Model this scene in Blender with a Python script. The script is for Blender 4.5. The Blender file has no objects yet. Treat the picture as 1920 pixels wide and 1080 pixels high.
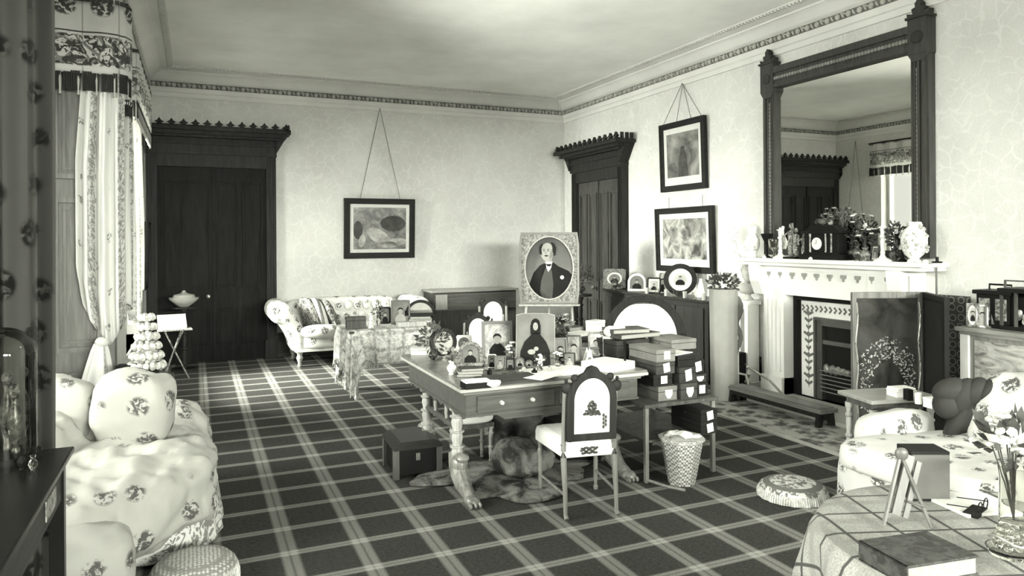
import bpy, math, random
from mathutils import Vector, Matrix, Euler, noise as mnoise
PI = math.pi
C = bpy.context.scene.collection
random.seed(7)

# ------------------------------------------------------------------ camera
FPX = 1345.0                      # focal length in pixels of a 1920 wide frame
YAW = math.atan(594 / FPX)        # the room's long axis runs to the left of the view axis
EYE = 1.65
ROLL = math.radians(0.35)
HZ = 449.0                        # horizon row
cam_d = bpy.data.cameras.new('camera')
cam = bpy.data.objects.new('camera', cam_d)
C.objects.link(cam)
cam_d.sensor_width = 36.0
cam_d.lens = FPX / 1920 * 36.0
cam_d.shift_y = -(540 - HZ) / 1920
cam_d.clip_start = 0.02
cam.matrix_world = Matrix.Translation((0, 0, EYE)) @ Matrix.Rotation(-YAW, 4, 'Z') @ Matrix.Rotation(PI / 2, 4, 'X') @ Matrix.Rotation(-ROLL, 4, 'Z')
bpy.context.scene.camera = cam

# ------------------------------------------------------------------ world and exposure
w = bpy.data.worlds.new('sky')
bpy.context.scene.world = w
w.use_nodes = True
bg = w.node_tree.nodes['Background']
bg.inputs['Color'].default_value = (1.0, 1.0, 0.97, 1)
bg.inputs['Strength'].default_value = 1.0
vs = bpy.context.scene.view_settings
vs.view_transform = 'Standard'
vs.look = 'None'
vs.gamma = 1.0
vs.use_curve_mapping = False
vs.exposure = 0.4

def area(name, loc, rot, sx, sy, power, spread=180):
    d = bpy.data.lights.new(name, 'AREA')
    d.shape = 'RECTANGLE'; d.size = sx; d.size_y = sy
    d.energy = power; d.color = (1.0, 1.0, 0.97); d.spread = math.radians(spread)
    o = bpy.data.objects.new(name, d); C.objects.link(o)
    o.location = loc; o.rotation_euler = rot
    return o
# open sky beyond the tall windows of the left wall; the window heads cut it off from the upper walls
area('sky_daylight', (-5.6, 1.0, 3.5), (PI / 2 - 0.15, 0, -PI / 2), 11.0, 3.0, 3000)
# added fill lamp low outside the left windows, aimed up to brighten the ceiling
area('ceiling_fill', (-3.0, 2.5, -0.6), (PI / 2 + 0.95, 0, -PI / 2), 10.0, 1.6, 8500)
# added lamp outside the invented windows behind the camera, brightens the far wall
area('far_wall_fill', (2.8, -9.0, 3.05), (PI / 2, 0, 0), 9.0, 1.0, 5400)
area('sky_daylight', (-4.4, 9.6, 3.0), (PI / 2 - 0.1, 0, -PI / 2 - 0.35), 3.0, 2.6, 7000)

# ------------------------------------------------------------------ measuring helpers: a direction seen from the eye, met with a plane of the room
def ray(x, y):
    a = x - 960; b = HZ - y
    c, s = math.cos(ROLL), math.sin(ROLL)
    a2 = (a * c + b * s) / FPX; b2 = (-a * s + b * c) / FPX
    return Vector((math.sin(YAW) + math.cos(YAW) * a2, math.cos(YAW) - math.sin(YAW) * a2, b2))
EYEP = Vector((0, 0, EYE))
def onz(x, y, z=0.0):
    d = ray(x, y); return EYEP + d * ((z - EYE) / d.z)
def onx(x, y, X):
    d = ray(x, y); return EYEP + d * (X / d.x)
def ony(x, y, Y):
    d = ray(x, y); return EYEP + d * (Y / d.y)

# ------------------------------------------------------------------ mesh builder
class B:
    def __init__(s):
        s.v = []; s.f = []; s.uv = {}
    def add(s, vs_, fs_):
        n = len(s.v); s.v += [tuple(p) for p in vs_]; s.f += [tuple(i + n for i in f) for f in fs_]
        return s
    def box(s, x0, x1, y0, y1, z0, z1, M=None):
        P = [Vector((x, y, z)) for z in (z0, z1) for y in (y0, y1) for x in (x0, x1)]
        if M is not None: P = [M @ p for p in P]
        return s.add(P, [(0, 2, 3, 1), (4, 5, 7, 6), (0, 1, 5, 4), (2, 6, 7, 3), (0, 4, 6, 2), (1, 3, 7, 5)])
    def cb(s, c, d, rz=0, M=None):
        R = Matrix.Translation(c) @ Matrix.Rotation(rz, 4, 'Z')
        if M is not None: R = Matrix.Translation(c) @ M
        return s.box(-d[0] / 2, d[0] / 2, -d[1] / 2, d[1] / 2, -d[2] / 2, d[2] / 2, R)
    def lathe(s, prof, c=(0, 0), n=20, M=None, sx=1, sy=1):
        P = []; F = []
        for r, z in prof:
            for k in range(n):
                a = 2 * PI * k / n
                P.append(Vector((c[0] + r * math.cos(a) * sx, c[1] + r * math.sin(a) * sy, z)))
        if M is not None: P = [M @ p for p in P]
        m = len(prof)
        for i in range(m - 1):
            for k in range(n):
                F.append((i * n + k, i * n + (k + 1) % n, (i + 1) * n + (k + 1) % n, (i + 1) * n + k))
        F.append(tuple(reversed(range(n)))); F.append(tuple((m - 1) * n + k for k in range(n)))
        return s.add(P, F)
    def tube(s, pts, r, n=8, closed=False):
        pts = [Vector(p) for p in pts]; m = len(pts); P = []; F = []
        up = Vector((0, 0, 1))
        for i, p in enumerate(pts):
            if closed: t = pts[(i + 1) % m] - pts[i - 1]
            else: t = pts[min(i + 1, m - 1)] - pts[max(i - 1, 0)]
            t.normalize()
            a = t.cross(up)
            if a.length < 0.05: a = t.cross(Vector((0, 1, 0)))
            a.normalize(); b = a.cross(t)
            rr = r[i] if isinstance(r, (list, tuple)) else r
            for k in range(n):
                q = 2 * PI * k / n
                P.append(p + (a * math.cos(q) + b * math.sin(q)) * rr)
        for i in range(m if closed else m - 1):
            j = (i + 1) % m
            for k in range(n):
                F.append((i * n + k, i * n + (k + 1) % n, j * n + (k + 1) % n, j * n + k))
        if not closed:
            F.append(tuple(reversed(range(n)))); F.append(tuple((m - 1) * n + k for k in range(n)))
        return s.add(P, F)
    def sell(s, c, r, e=1.0, rot=None, nu=20, nv=12, wob=0, ws=4, seed=0):
        """superellipsoid: e<1 boxier"""
        P = []; F = []
        M = Matrix.Translation(c)
        if rot is not None: M = M @ (Euler(rot).to_matrix().to_4x4() if not isinstance(rot, Matrix) else rot)
        def sg(a): return math.copysign(abs(a) ** e, a)
        for i in range(1, nv):
            t = -PI / 2 + PI * i / nv
            for k in range(nu):
                q = 2 * PI * k / nu
                P.append(Vector((r[0] * sg(math.cos(t)) * sg(math.cos(q)), r[1] * sg(math.cos(t)) * sg(math.sin(q)), r[2] * sg(math.sin(t)))))
        P.append(Vector((0, 0, -r[2]))); P.append(Vector((0, 0, r[2])))
        if wob:
            sv = Vector((seed * 3.1, seed * 1.7, seed * 0.9))
            P = [p * (1 + wob * mnoise.noise(p * ws + sv)) for p in P]
        m = nv - 1
        for i in range(m - 1):
            for k in range(nu):
                F.append((i * nu + k, i * nu + (k + 1) % nu, (i + 1) * nu + (k + 1) % nu, (i + 1) * nu + k))
        a = m * nu
        for k in range(nu):
            F.append((a, (k + 1) % nu, k)); F.append((a + 1, (m - 1) * nu + k, (m - 1) * nu + (k + 1) % nu))
        return s.add([M @ p for p in P], F)
    def prism(s, poly, t0, t1, axis='y', M=None):
        """poly in (a,b): extruded along axis. y -> (a,t,b), z -> (a,b,t), x -> (t,a,b)"""
        def mk(a, b, t):
            p = Vector({'y': (a, t, b), 'z': (a, b, t), 'x': (t, a, b)}[axis])
            return M @ p if M is not None else p
        n = len(poly)
        P = [mk(a, b, t0) for a, b in poly] + [mk(a, b, t1) for a, b in poly]
        F = [tuple(range(n)), tuple(reversed(range(n, 2 * n)))]
        for k in range(n): F.append((k, k + n, (k + 1) % n + n, (k + 1) % n))
        return s.add(P, F)
    def ring(s, outer, inner, t0, t1, axis='y', M=None):
        """flat frame between two closed outlines with the same number of points"""
        def mk(a, b, t):
            p = Vector({'y': (a, t, b), 'z': (a, b, t), 'x': (t, a, b)}[axis])
            return M @ p if M is not None else p
        n = len(outer)
        P = [mk(a, b, t) for t in (t0, t1) for o in (outer, inner) for a, b in o]
        F = []
        for k in range(n):
            j = (k + 1) % n
            F += [(k, j, n + j, n + k), (2 * n + k, 3 * n + k, 3 * n + j, 2 * n + j), (k, 2 * n + k, 2 * n + j, j), (n + k, n + j, 3 * n + j, 3 * n + k)]
        return s.add(P, F)
    def grid(s, fn, nu, nv, th=0.0, closed_u=False, uvs=None):
        """surface fn(u,v)->Vector, u,v in 0..1"""
        n0 = len(s.v); P = []; F = []
        for j in range(nv + 1):
            for i in range(nu + 1):
                P.append(fn(i / nu, j / nv))
        for j in range(nv):
            for i in range(nu):
                a = j * (nu + 1) + i
                F.append((a, a + 1, a + nu + 2, a + nu + 1))
        s.add(P, F)
        if uvs:
            for j in range(nv + 1):
                for i in range(nu + 1): s.uv[n0 + j * (nu + 1) + i] = (i / nu * uvs[0], j / nv * uvs[1])
        return s
    def tri(s, c, size, d, M=None):
        return s
    def move(s, M, n0=0):
        s.v[n0:] = [tuple(M @ Vector(p)) for p in s.v[n0:]]
        return s
    def done(s, name, m, parent=None, loc=None, bev=0, smooth=35, solid=0, sub=0, remesh=0, disp=0, ds=0.3, fix=False):
        me = bpy.data.meshes.new(name)
        me.from_pydata([tuple(p) for p in s.v], [], s.f)
        if s.uv:
            l = me.uv_layers.new(name='uv')
            for lp in me.loops: l.data[lp.index].uv = s.uv.get(lp.vertex_index, (0, 0))
        me.materials.append(m)
        me.validate(); me.update()
        if fix or not (solid or s.uv):
            import bmesh
            b = bmesh.new(); b.from_mesh(me); bmesh.ops.recalc_face_normals(b, faces=b.faces[:]); b.to_mesh(me); b.free()
        if smooth:
            me.shade_smooth()
            if not (remesh or sub): me.set_sharp_from_angle(angle=math.radians(smooth))
        o = bpy.data.objects.new(name, me); C.objects.link(o)
        if parent is not None: o.parent = parent
        if loc is not None: o.location = loc
        if solid:
            q = o.modifiers.new('solid', 'SOLIDIFY'); q.thickness = solid; q.offset = 0
        if remesh:
            q = o.modifiers.new('remesh', 'REMESH'); q.mode = 'VOXEL'; q.voxel_size = remesh; q.use_smooth_shade = True
            q = o.modifiers.new('smooth', 'SMOOTH'); q.factor = 0.5; q.iterations = 10
        if sub:
            q = o.modifiers.new('sub', 'SUBSURF'); q.levels = sub; q.render_levels = sub
        if disp:
            t = bpy.data.textures.new('folds', 'CLOUDS'); t.noise_scale = ds; t.noise_depth = 2
            q = o.modifiers.new('folds', 'DISPLACE'); q.texture = t; q.strength = disp; q.mid_level = 0.5
        if bev:
            q = o.modifiers.new('bevel', 'BEVEL'); q.width = bev; q.segments = 2; q.limit_method = 'ANGLE'
        return o

def tag(o, label=None, cat=None, group=None, kind=None):
    if label: o['label'] = label
    if cat: o['category'] = cat
    if group: o['group'] = group
    if kind: o['kind'] = kind
    return o
def T(name, label, cat, loc=(0, 0, 0), rz=0.0, group=None, rot=None):
    o = bpy.data.objects.new(name, None); C.objects.link(o)
    o.empty_display_size = 0.1
    o.location = loc; o.rotation_euler = rot if rot else (0, 0, rz)
    return tag(o, label, cat, group)
def ST(name, loc=(0, 0, 0), rz=0.0):
    o = bpy.data.objects.new(name, None); C.objects.link(o)
    o.location = loc; o.rotation_euler = (0, 0, rz); o['kind'] = 'structure'
    return o
def copy_tree(o, loc=None, rz=None, label=None, sc=None):
    kids = [(k, [g for g in KIDS.get(k.name, [])]) for k in KIDS.get(o.name, [])]
    r = o.copy(); C.objects.link(r)
    if loc is not None: r.location = loc
    if rz is not None: r.rotation_euler = (0, 0, rz)
    if sc is not None: r.scale = sc if not isinstance(sc, (int, float)) else (sc, sc, sc)
    if label: r['label'] = label
    for k, gs in kids:
        c = k.copy(); C.objects.link(c); c.parent = r
        for g in gs:
            d = g.copy(); C.objects.link(d); d.parent = c
    return r
class _K(dict):
    def get(s, name, d=None):
        return [x for x in bpy.data.objects if x.parent is not None and x.parent.name == name]
KIDS = _K()

def ellipse(rx, rz, n=28, cx=0, cz=0, a0=0, a1=2 * PI, full=True):
    return [(cx + rx * math.cos(a0 + (a1 - a0) * k / (n if full else n - 1)), cz + rz * math.sin(a0 + (a1 - a0) * k / (n if full else n - 1))) for k in range(n)]
def rect(hw, z0, z1):
    return [(-hw, z0), (hw, z0), (hw, z1), (-hw, z1)]
def rectN(hw, z0, z1, n=28):
    """rectangle outline sampled with n points at the same angles as ellipse()"""
    out = []; cz = (z0 + z1) / 2; hh = (z1 - z0) / 2
    for k in range(n):
        a = 2 * PI * k / n; c, s_ = math.cos(a), math.sin(a)
        t = min(hw / max(abs(c), 1e-6), hh / max(abs(s_), 1e-6))
        out.append((c * t, cz + s_ * t))
    return out
# ------------------------------------------------------------------ materials (monochrome print: everything is a warm-green grey)
def col(g): return (min(1, g * 0.995), min(1, g), min(1, g * 0.96 if g > 0.5 else g * 0.93), 1)
class N:
    def __init__(s, name, rough=0.7, metal=0.0, spec=0.5):
        s.m = bpy.data.materials.new(name); s.m.use_nodes = True
        s.t = s.m.node_tree; s.b = s.t.nodes['Principled BSDF']
        s.b.inputs['Roughness'].default_value = rough
        s.b.inputs['Metallic'].default_value = metal
        s.b.inputs['Specular IOR Level'].default_value = spec
        s._c = {}
    def n(s, ty, **k):
        x = s.t.nodes.new(ty)
        for a, v in k.items(): setattr(x, a, v)
        return x
    def l(s, a, b): s.t.links.new(a, b)
    def co(s, kind='Object', scale=None, loc=None, rot=None):
        key = kind
        if key not in s._c:
            s._c[key] = s.n('ShaderNodeTexCoord')
        o = s._c[key].outputs[kind]
        if scale is not None or rot is not None or loc is not None:
            mp = s.n('ShaderNodeMapping'); s.l(o, mp.inputs['Vector'])
            if scale is not None: mp.inputs['Scale'].default_value = scale if isinstance(scale, (tuple, list)) else (scale,) * 3
            if rot is not None: mp.inputs['Rotation'].default_value = rot
            if loc is not None: mp.inputs['Location'].default_value = loc
            o = mp.outputs['Vector']
        return o
    def noise(s, vec, scale=5, detail=4, rough=0.5, dist=0):
        x = s.n('ShaderNodeTexNoise'); s.l(vec, x.inputs['Vector'])
        x.inputs['Scale'].default_value = scale; x.inputs['Detail'].default_value = detail
        x.inputs['Roughness'].default_value = rough; x.inputs['Distortion'].default_value = dist
        return x.outputs['Fac']
    def voro(s, vec, scale=5, feature='F1', out='Distance', rnd=1.0):
        x = s.n('ShaderNodeTexVoronoi', feature=feature); s.l(vec, x.inputs['Vector'])
        x.inputs['Scale'].default_value = scale; x.inputs['Randomness'].default_value = rnd
        return x.outputs[out]
    def math(s, op, a, b=None, c=None, clamp=False):
        x = s.n('ShaderNodeMath', operation=op); x.use_clamp = clamp
        for i, v in enumerate((a, b, c)):
            if v is None: continue
            if isinstance(v, (int, float)): x.inputs[i].default_value = v
            else: s.l(v, x.inputs[i])
        return x.outputs[0]
    def ramp(s, fac, stops, interp='LINEAR'):
        x = s.n('ShaderNodeValToRGB'); s.l(fac, x.inputs['Fac']); r = x.color_ramp; r.interpolation = interp
        while len(r.elements) < len(stops): r.elements.new(0.5)
        for e, (p, g) in zip(r.elements, stops):
            e.position = p; e.color = col(g)
        return x.outputs['Color']
    def step(s, v, a, b):
        x = s.n('ShaderNodeMapRange'); s.l(v, x.inputs[0])
        x.inputs[1].default_value = a; x.inputs[2].default_value = b
        return x.outputs[0]
    def mix(s, fac, a, b):
        x = s.n('ShaderNodeMix', data_type='RGBA')
        if isinstance(fac, (int, float)): x.inputs['Factor'].default_value = fac
        else: s.l(fac, x.inputs['Factor'])
        for key, v in (('A', a), ('B', b)):
            sk = [i for i in x.inputs if i.name == key and i.type == 'RGBA'][0]
            if isinstance(v, (int, float)): sk.default_value = col(v)
            else: s.l(v, sk)
        return [o for o in x.outputs if o.type == 'RGBA'][0]
    def sep(s, vec):
        x = s.n('ShaderNodeSeparateXYZ'); s.l(vec, x.inputs[0]); return x.outputs
    def base(s, c):
        if isinstance(c, (int, float)): s.b.inputs['Base Color'].default_value = col(c)
        else: s.l(c, s.b.inputs['Base Color'])
        return s
    def bump(s, h, strength=0.3, dist=0.01):
        x = s.n('ShaderNodeBump'); s.l(h, x.inputs['Height'])
        x.inputs['Strength'].default_value = strength; x.inputs['Distance'].default_value = dist
        s.l(x.outputs[0], s.b.inputs['Normal']); return s

_mc = {}
def plain(g, rough=0.7, metal=0.0, var=0.12, scale=9, bump=0.0, name='surface'):
    k = ('p', g, rough, metal, var, scale, bump, name)
    if k in _mc: return _mc[k]
    n = N(name, rough, metal, .12 if g < .08 else .5); v = n.noise(n.co(), scale, 4)
    n.base(n.ramp(v, [(0.3, g * (1 - var)), (0.7, min(1, g * (1 + var)))]))
    if bump: n.bump(n.noise(n.co(), scale * 6, 3), bump)
    _mc[k] = n.m; return n.m
def wood(g, rough=0.35, name='wood', axis=2, contrast=0.45):
    k = ('w', g, rough, name, axis, contrast)
    if k in _mc: return _mc[k]
    n = N(name, rough + (.25 if g < .1 else 0), spec=.15 if g < .1 else .5); sc = [14, 14, 14]; sc[axis] = 1.2
    v = n.noise(n.co(scale=tuple(sc)), 2.0, 6, 0.6, 0.6)
    n.base(n.ramp(v, [(0.3, g * (1 - contrast)), (0.7, g * (1 + contrast))]))
    n.bump(v, 0.08, 0.004)
    _mc[k] = n.m; return n.m
def chintz(base=0.74, dark=0.08, scale=5.0, size=0.4, name='chintz', uv=False, thr=0.47):
    k = ('c', base, dark, scale, size, name, uv, thr)
    if k in _mc: return _mc[k]
    n = N(name, 0.85); vec = n.co('UV' if uv else 'Object')
    d = n.voro(vec, scale, rnd=0.55)
    f = n.noise(vec, scale * 7, 3, 0.6, 0.5)
    blob = n.step(d, size, size * 0.75)
    leaf = n.step(f, thr - 0.03, thr + 0.04)
    fac = n.math('MULTIPLY', blob, leaf)
    soft = n.noise(vec, scale * 1.5, 2)
    bc = n.ramp(soft, [(0.3, base * 0.93), (0.7, base)])
    n.base(n.mix(fac, bc, dark)); n.bump(n.noise(vec, 260, 2), 0.05, 0.002)
    _mc[k] = n.m; return n.m
def busy(lo, hi, scale=30, rough=0.6, name='ornament', metal=0.0, bump=0.4, mid=0.5):
    """dense small ornament"""
    k = ('b', lo, hi, scale, rough, name, metal, bump, mid)
    if k in _mc: return _mc[k]
    n = N(name, rough, metal); vec = n.co()
    a = n.noise(vec, scale, 4, 0.6, 1.2)
    n.base(n.ramp(a, [(mid - 0.08, lo), (mid + 0.08, hi)])); n.bump(a, bump, 0.008)
    _mc[k] = n.m; return n.m
def painting(lo, hi, scale=4, name='painting', seed=0):
    k = ('pt', lo, hi, scale, name, seed)
    if k in _mc: return _mc[k]
    n = N(name, 0.35); vec = n.co(loc=(seed * 3.3, seed * 1.9, seed))
    a = n.noise(vec, scale, 6, 0.65, 0.8)
    n.base(n.ramp(a, [(0.36, lo), (0.5, (lo + hi) / 2.2), (0.64, hi)]))
    _mc[k] = n.m; return n.m
def glass(name='glass', rough=0.02):
    k = ('g', name, rough)
    if k in _mc: return _mc[k]
    n = N(name, rough); n.base(0.95); n.b.inputs['Transmission Weight'].default_value = 1.0; n.b.inputs['IOR'].default_value = 1.45
    _mc[k] = n.m; return n.m
def thin_glass(name='thin glass'):
    if name in _mc: return _mc[name]
    m = bpy.data.materials.new(name); m.use_nodes = True; t = m.node_tree; t.nodes.clear()
    o = t.nodes.new('ShaderNodeOutputMaterial'); mx = t.nodes.new('ShaderNodeMixShader'); fr = t.nodes.new('ShaderNodeFresnel'); fr.inputs[0].default_value = 1.5
    a = t.nodes.new('ShaderNodeBsdfTransparent'); a.inputs[0].default_value = col(0.9); g = t.nodes.new('ShaderNodeBsdfGlossy'); g.inputs['Roughness'].default_value = 0.03
    t.links.new(fr.outputs[0], mx.inputs[0]); t.links.new(a.outputs[0], mx.inputs[1]); t.links.new(g.outputs[0], mx.inputs[2]); t.links.new(mx.outputs[0], o.inputs[0])
    _mc[name] = m; return m

# carpet: tartan with pale double bands along and across the room
def carpet():
    n = N('tartan carpet', 0.95, spec=0.1); vec = n.co()
    x, y, z = n.sep(vec)
    def saw(v, per, off):
        t = n.math('SUBTRACT', v, off); t = n.math('DIVIDE', t, per); t = n.math('FRACT', t)
        t = n.math('SUBTRACT', t, 0.5); t = n.math('ABSOLUTE', t)       # 0.5 on the band's centre
        return n.math('MULTIPLY', n.math('SUBTRACT', 0.5, t), per)      # metres from the band's centre
    dx = saw(x, GX, OX); dy = saw(y, GY, OY)
    wob = n.noise(vec, 60, 2)
    def band(d, w0, w1, core):
        d = n.math('ADD', d, n.math('MULTIPLY', n.math('SUBTRACT', wob, 0.5), 0.004))
        a = n.step(d, w1, w0)
        c = n.step(d, 0.003, core)
        return n.math('MULTIPLY', a, n.math('ADD', 0.45, n.math('MULTIPLY', c, 0.55)))
    bx = band(dx, 0.034, 0.052, 0.010)
    by = band(dy, 0.022, 0.036, 0.006)
    s_ = n.math('ADD', n.math('MULTIPLY', bx, 0.5), n.math('MULTIPLY', by, 0.55))
    thin = n.math('MULTIPLY', n.step(saw(x, GX, OX + GX / 2), 0.005, 0.002), 0.25)
    f = n.noise(vec, 120, 3, 0.7)
    g = n.noise(n.co(scale=(25, 60, 25)), 1.5, 3, 0.7)
    dark = n.ramp(n.math('ADD', n.math('MULTIPLY', f, 0.5), n.math('MULTIPLY', g, 0.5)), [(0.35, 0.02), (0.65, 0.072)])
    dark = n.mix(thin, dark, 0.03)
    light = n.ramp(f, [(0.3, 0.26), (0.7, 0.43)])
    n.base(n.mix(s_, dark, light)); n.bump(f, 0.5, 0.004)
    return n.m
GX, OX, GY, OY = 0.3707, 0.446, 0.3442, 3.945

def wallpaper():
    n = N('vermicelli wallpaper', 0.8, spec=0.2)
    wv = n.n('ShaderNodeTexNoise'); n.l(n.co(), wv.inputs['Vector']); wv.inputs['Scale'].default_value = 7; wv.inputs['Detail'].default_value = 3
    vm = n.n('ShaderNodeVectorMath', operation='MULTIPLY_ADD'); n.l(wv.outputs['Color'], vm.inputs[0]); vm.inputs[1].default_value = (0.12,) * 3; n.l(n.co(), vm.inputs[2])
    d = n.voro(vm.outputs[0], 7.5, 'DISTANCE_TO_EDGE')
    ln = n.step(d, 0.075, 0.0)
    br = n.noise(vm.outputs[0], 9, 2)
    ln = n.math('MULTIPLY', ln, n.step(br, 0.36, 0.52))
    blot = n.noise(n.co(), 2.2, 4)
    fine = n.noise(n.co(), 60, 2)
    b = n.ramp(n.math('ADD', n.math('MULTIPLY', blot, 0.6), n.math('MULTIPLY', fine, 0.4)), [(0.35, 0.56), (0.65, 0.66)])
    ln = n.math('MULTIPLY', ln, 0.36)
    n.base(n.mix(ln, b, 0.82))
    return n.m
def plaster(g, name):
    n = N(name, 0.9, spec=0.1); a = n.noise(n.co(), 1.1, 5, 0.6)
    n.base(n.ramp(a, [(0.3, g * 0.9), (0.7, g * 1.1)])); return n.m

M_WALL = wallpaper(); M_CEIL = plaster(0.88, 'ceiling plaster'); M_CORN = plaster(0.68, 'cornice plaster')
M_DW = wood(0.02, 0.3, 'dark oak'); M_MW = wood(0.08, 0.35, 'brown wood'); M_LW = wood(0.38, 0.35, 'pale maple')
M_MAR = plaster(0.80, 'white marble'); M_BLK = plain(0.009, 0.5, name='black lacquer'); M_WHT = plain(0.8, 0.6, var=0.05, name='white paper')
M_CH = chintz(); M_BRASS = plain(0.5, 0.25, 0.9, name='brass'); M_GILT = busy(0.25, 0.6, 40, 0.35, 'gilt carving', 0.6)
M_GL = glass(); M_TG = thin_glass()
# ------------------------------------------------------------------ the room
XR, YB, XL, ZC, YF = 5.70, 10.70, -0.62, 3.95, -3.6
def slab(name, m, *b):
    o = B().box(*b).done(name, m, smooth=0); o['kind'] = 'structure'; return o
M_CARPET = carpet()
slab('floor', M_CARPET, -1.9, XR + 0.2, YF - 0.2, YB + 0.2, -0.1, 0)
slab('ceiling', M_CEIL, -1.9, XR + 0.2, YF - 0.2, YB + 0.2, ZC, ZC + 0.1)
slab('wall_back', M_WALL, XL - 1.2, XR + 0.2, YB, YB + 0.15, 0, ZC)
slab('wall_right', M_WALL, XR, XR + 0.15, YF, YB, 0, ZC)
fw_ = B()
for a, b in ((-1.9, .5), (2.5, 3.1), (5.1, XR + .2)): fw_.box(a, b, YF - .15, YF, 0, ZC)
for a, b in ((.5, 2.5), (3.1, 5.1)): fw_.box(a, b, YF - .15, YF, 3.05, ZC).box(a, b, YF - .15, YF, 0, .45)
o = fw_.done('wall_front', M_WALL, smooth=0); o['kind'] = 'structure'
# left wall: pier and window opening at the far end, deep panelled bay nearer the camera
WY0, WY1, WZ1 = 7.9, 9.65, 3.1
lw = B().box(XL - 0.25, XL, WY1, YB, 0, ZC).box(XL - 0.25, XL, 6.62, WY0, 0, ZC).box(XL - 0.25, XL, WY0, WY1, WZ1, ZC).box(XL - 0.25, XL, WY0, WY1, 0, 0.55)
o = lw.done('wall_left', M_WALL, smooth=0); o['kind'] = 'structure'
BX = -1.6
lw = B()
for a, b in ((YF, -3.1), (-1.3, -0.55), (2.35, 3.4), (6.1, 6.8)): lw.box(BX - 0.2, BX, a, b, 0, ZC)
for a, b in ((-3.1, -1.3), (-0.55, 2.35), (3.4, 6.1)): lw.box(BX - 0.2, BX, a, b, 3.05, ZC).box(BX - 0.2, BX, a, b, 0, 0.45)
o = lw.done('wall_left_bay', M_WALL, smooth=0); o['kind'] = 'structure'
# header that closes the bay above the pelmets
o = B().box(BX, XL, YF, 6.62, 3.62, ZC).done('wall_left_header', M_WALL, smooth=0); o['kind'] = 'structure'
# panelled reveal of the bay
M_PAN = wood(0.17, 0.4, 'panelling oak', 2, 0.3)
pr = B().box(BX, XL + 0.02, 6.60, 6.80, 0, 3.62)
rev = pr.done('trim_1', M_PAN, smooth=0); rev['kind'] = 'structure'
mo = B()
for a, b in ((-1.5, -1.12), (-1.02, -0.68)):
    for z0, z1 in ((0.12, 0.62), (0.78, 2.0), (2.15, 3.4)):
        mo.ring([(a, z0), (b, z0), (b, z1), (a, z1)], [(a + .04, z0 + .04), (b - .04, z0 + .04), (b - .04, z1 - .04), (a + .04, z1 - .04)], 6.57, 6.60)
        mo.ring([(a + .07, z0 + .07), (b - .07, z0 + .07), (b - .07, z1 - .07), (a + .07, z1 - .07)], [(a + .09, z0 + .09), (b - .09, z0 + .09), (b - .09, z1 - .09), (a + .09, z1 - .09)], 6.585, 6.60)
mo.done('moulding', M_PAN, rev, smooth=0)
# windows
M_FR = wood(0.3, 0.5, 'window wood')
def window(i, x, y0, y1, z0, z1):
    r = ST('window_%d' % i, (x, 0, 0))
    b = B().box(-.05, .05, y0, y0 + .08, z0, z1).box(-.05, .05, y1 - .08, y1, z0, z1).box(-.05, .05, y0 + .08, y1 - .08, z0, z0 + .09).box(-.05, .05, y0 + .08, y1 - .08, z1 - .08, z1)
    ym = (y0 + y1) / 2; zm = (z0 + z1) / 2
    b.box(-.03, .03, ym - .02, ym + .02, z0 + .09, z1 - .08).box(-.03, .03, y0 + .08, y1 - .08, zm - .025, zm + .025)
    b.done('window_frame', M_FR, r, smooth=0)
    B().box(-.004, .004, y0 + .06, y1 - .06, z0 + .07, z1 - .06).done('pane', M_TG, r, smooth=0)
    B().box(0, .2, y0 - .04, y1 + .04, z0 - .04, z0).done('window_sill', M_FR, r, smooth=0)
window(1, BX - .1, 3.4, 6.1, .45, 3.05)
window(2, XL - .18, WY0, WY1, .55, WZ1)
window(3, BX - .1, -.55, 2.35, .45, 3.05)
window(4, BX - .1, -3.1, -1.3, .45, 3.05)
for i_, a, b in ((5, .5, 2.5), (6, 3.1, 5.1)):  # invented windows behind the camera, added to let light onto the far wall
    window(i_, 0, a, b, .45, 3.05)
    r_ = [o for o in bpy.data.objects if o.name == 'window_%d' % i_][0]; r_.location = (0, YF - .07, 0); r_.rotation_euler = (0, 0, -PI / 2)
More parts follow.
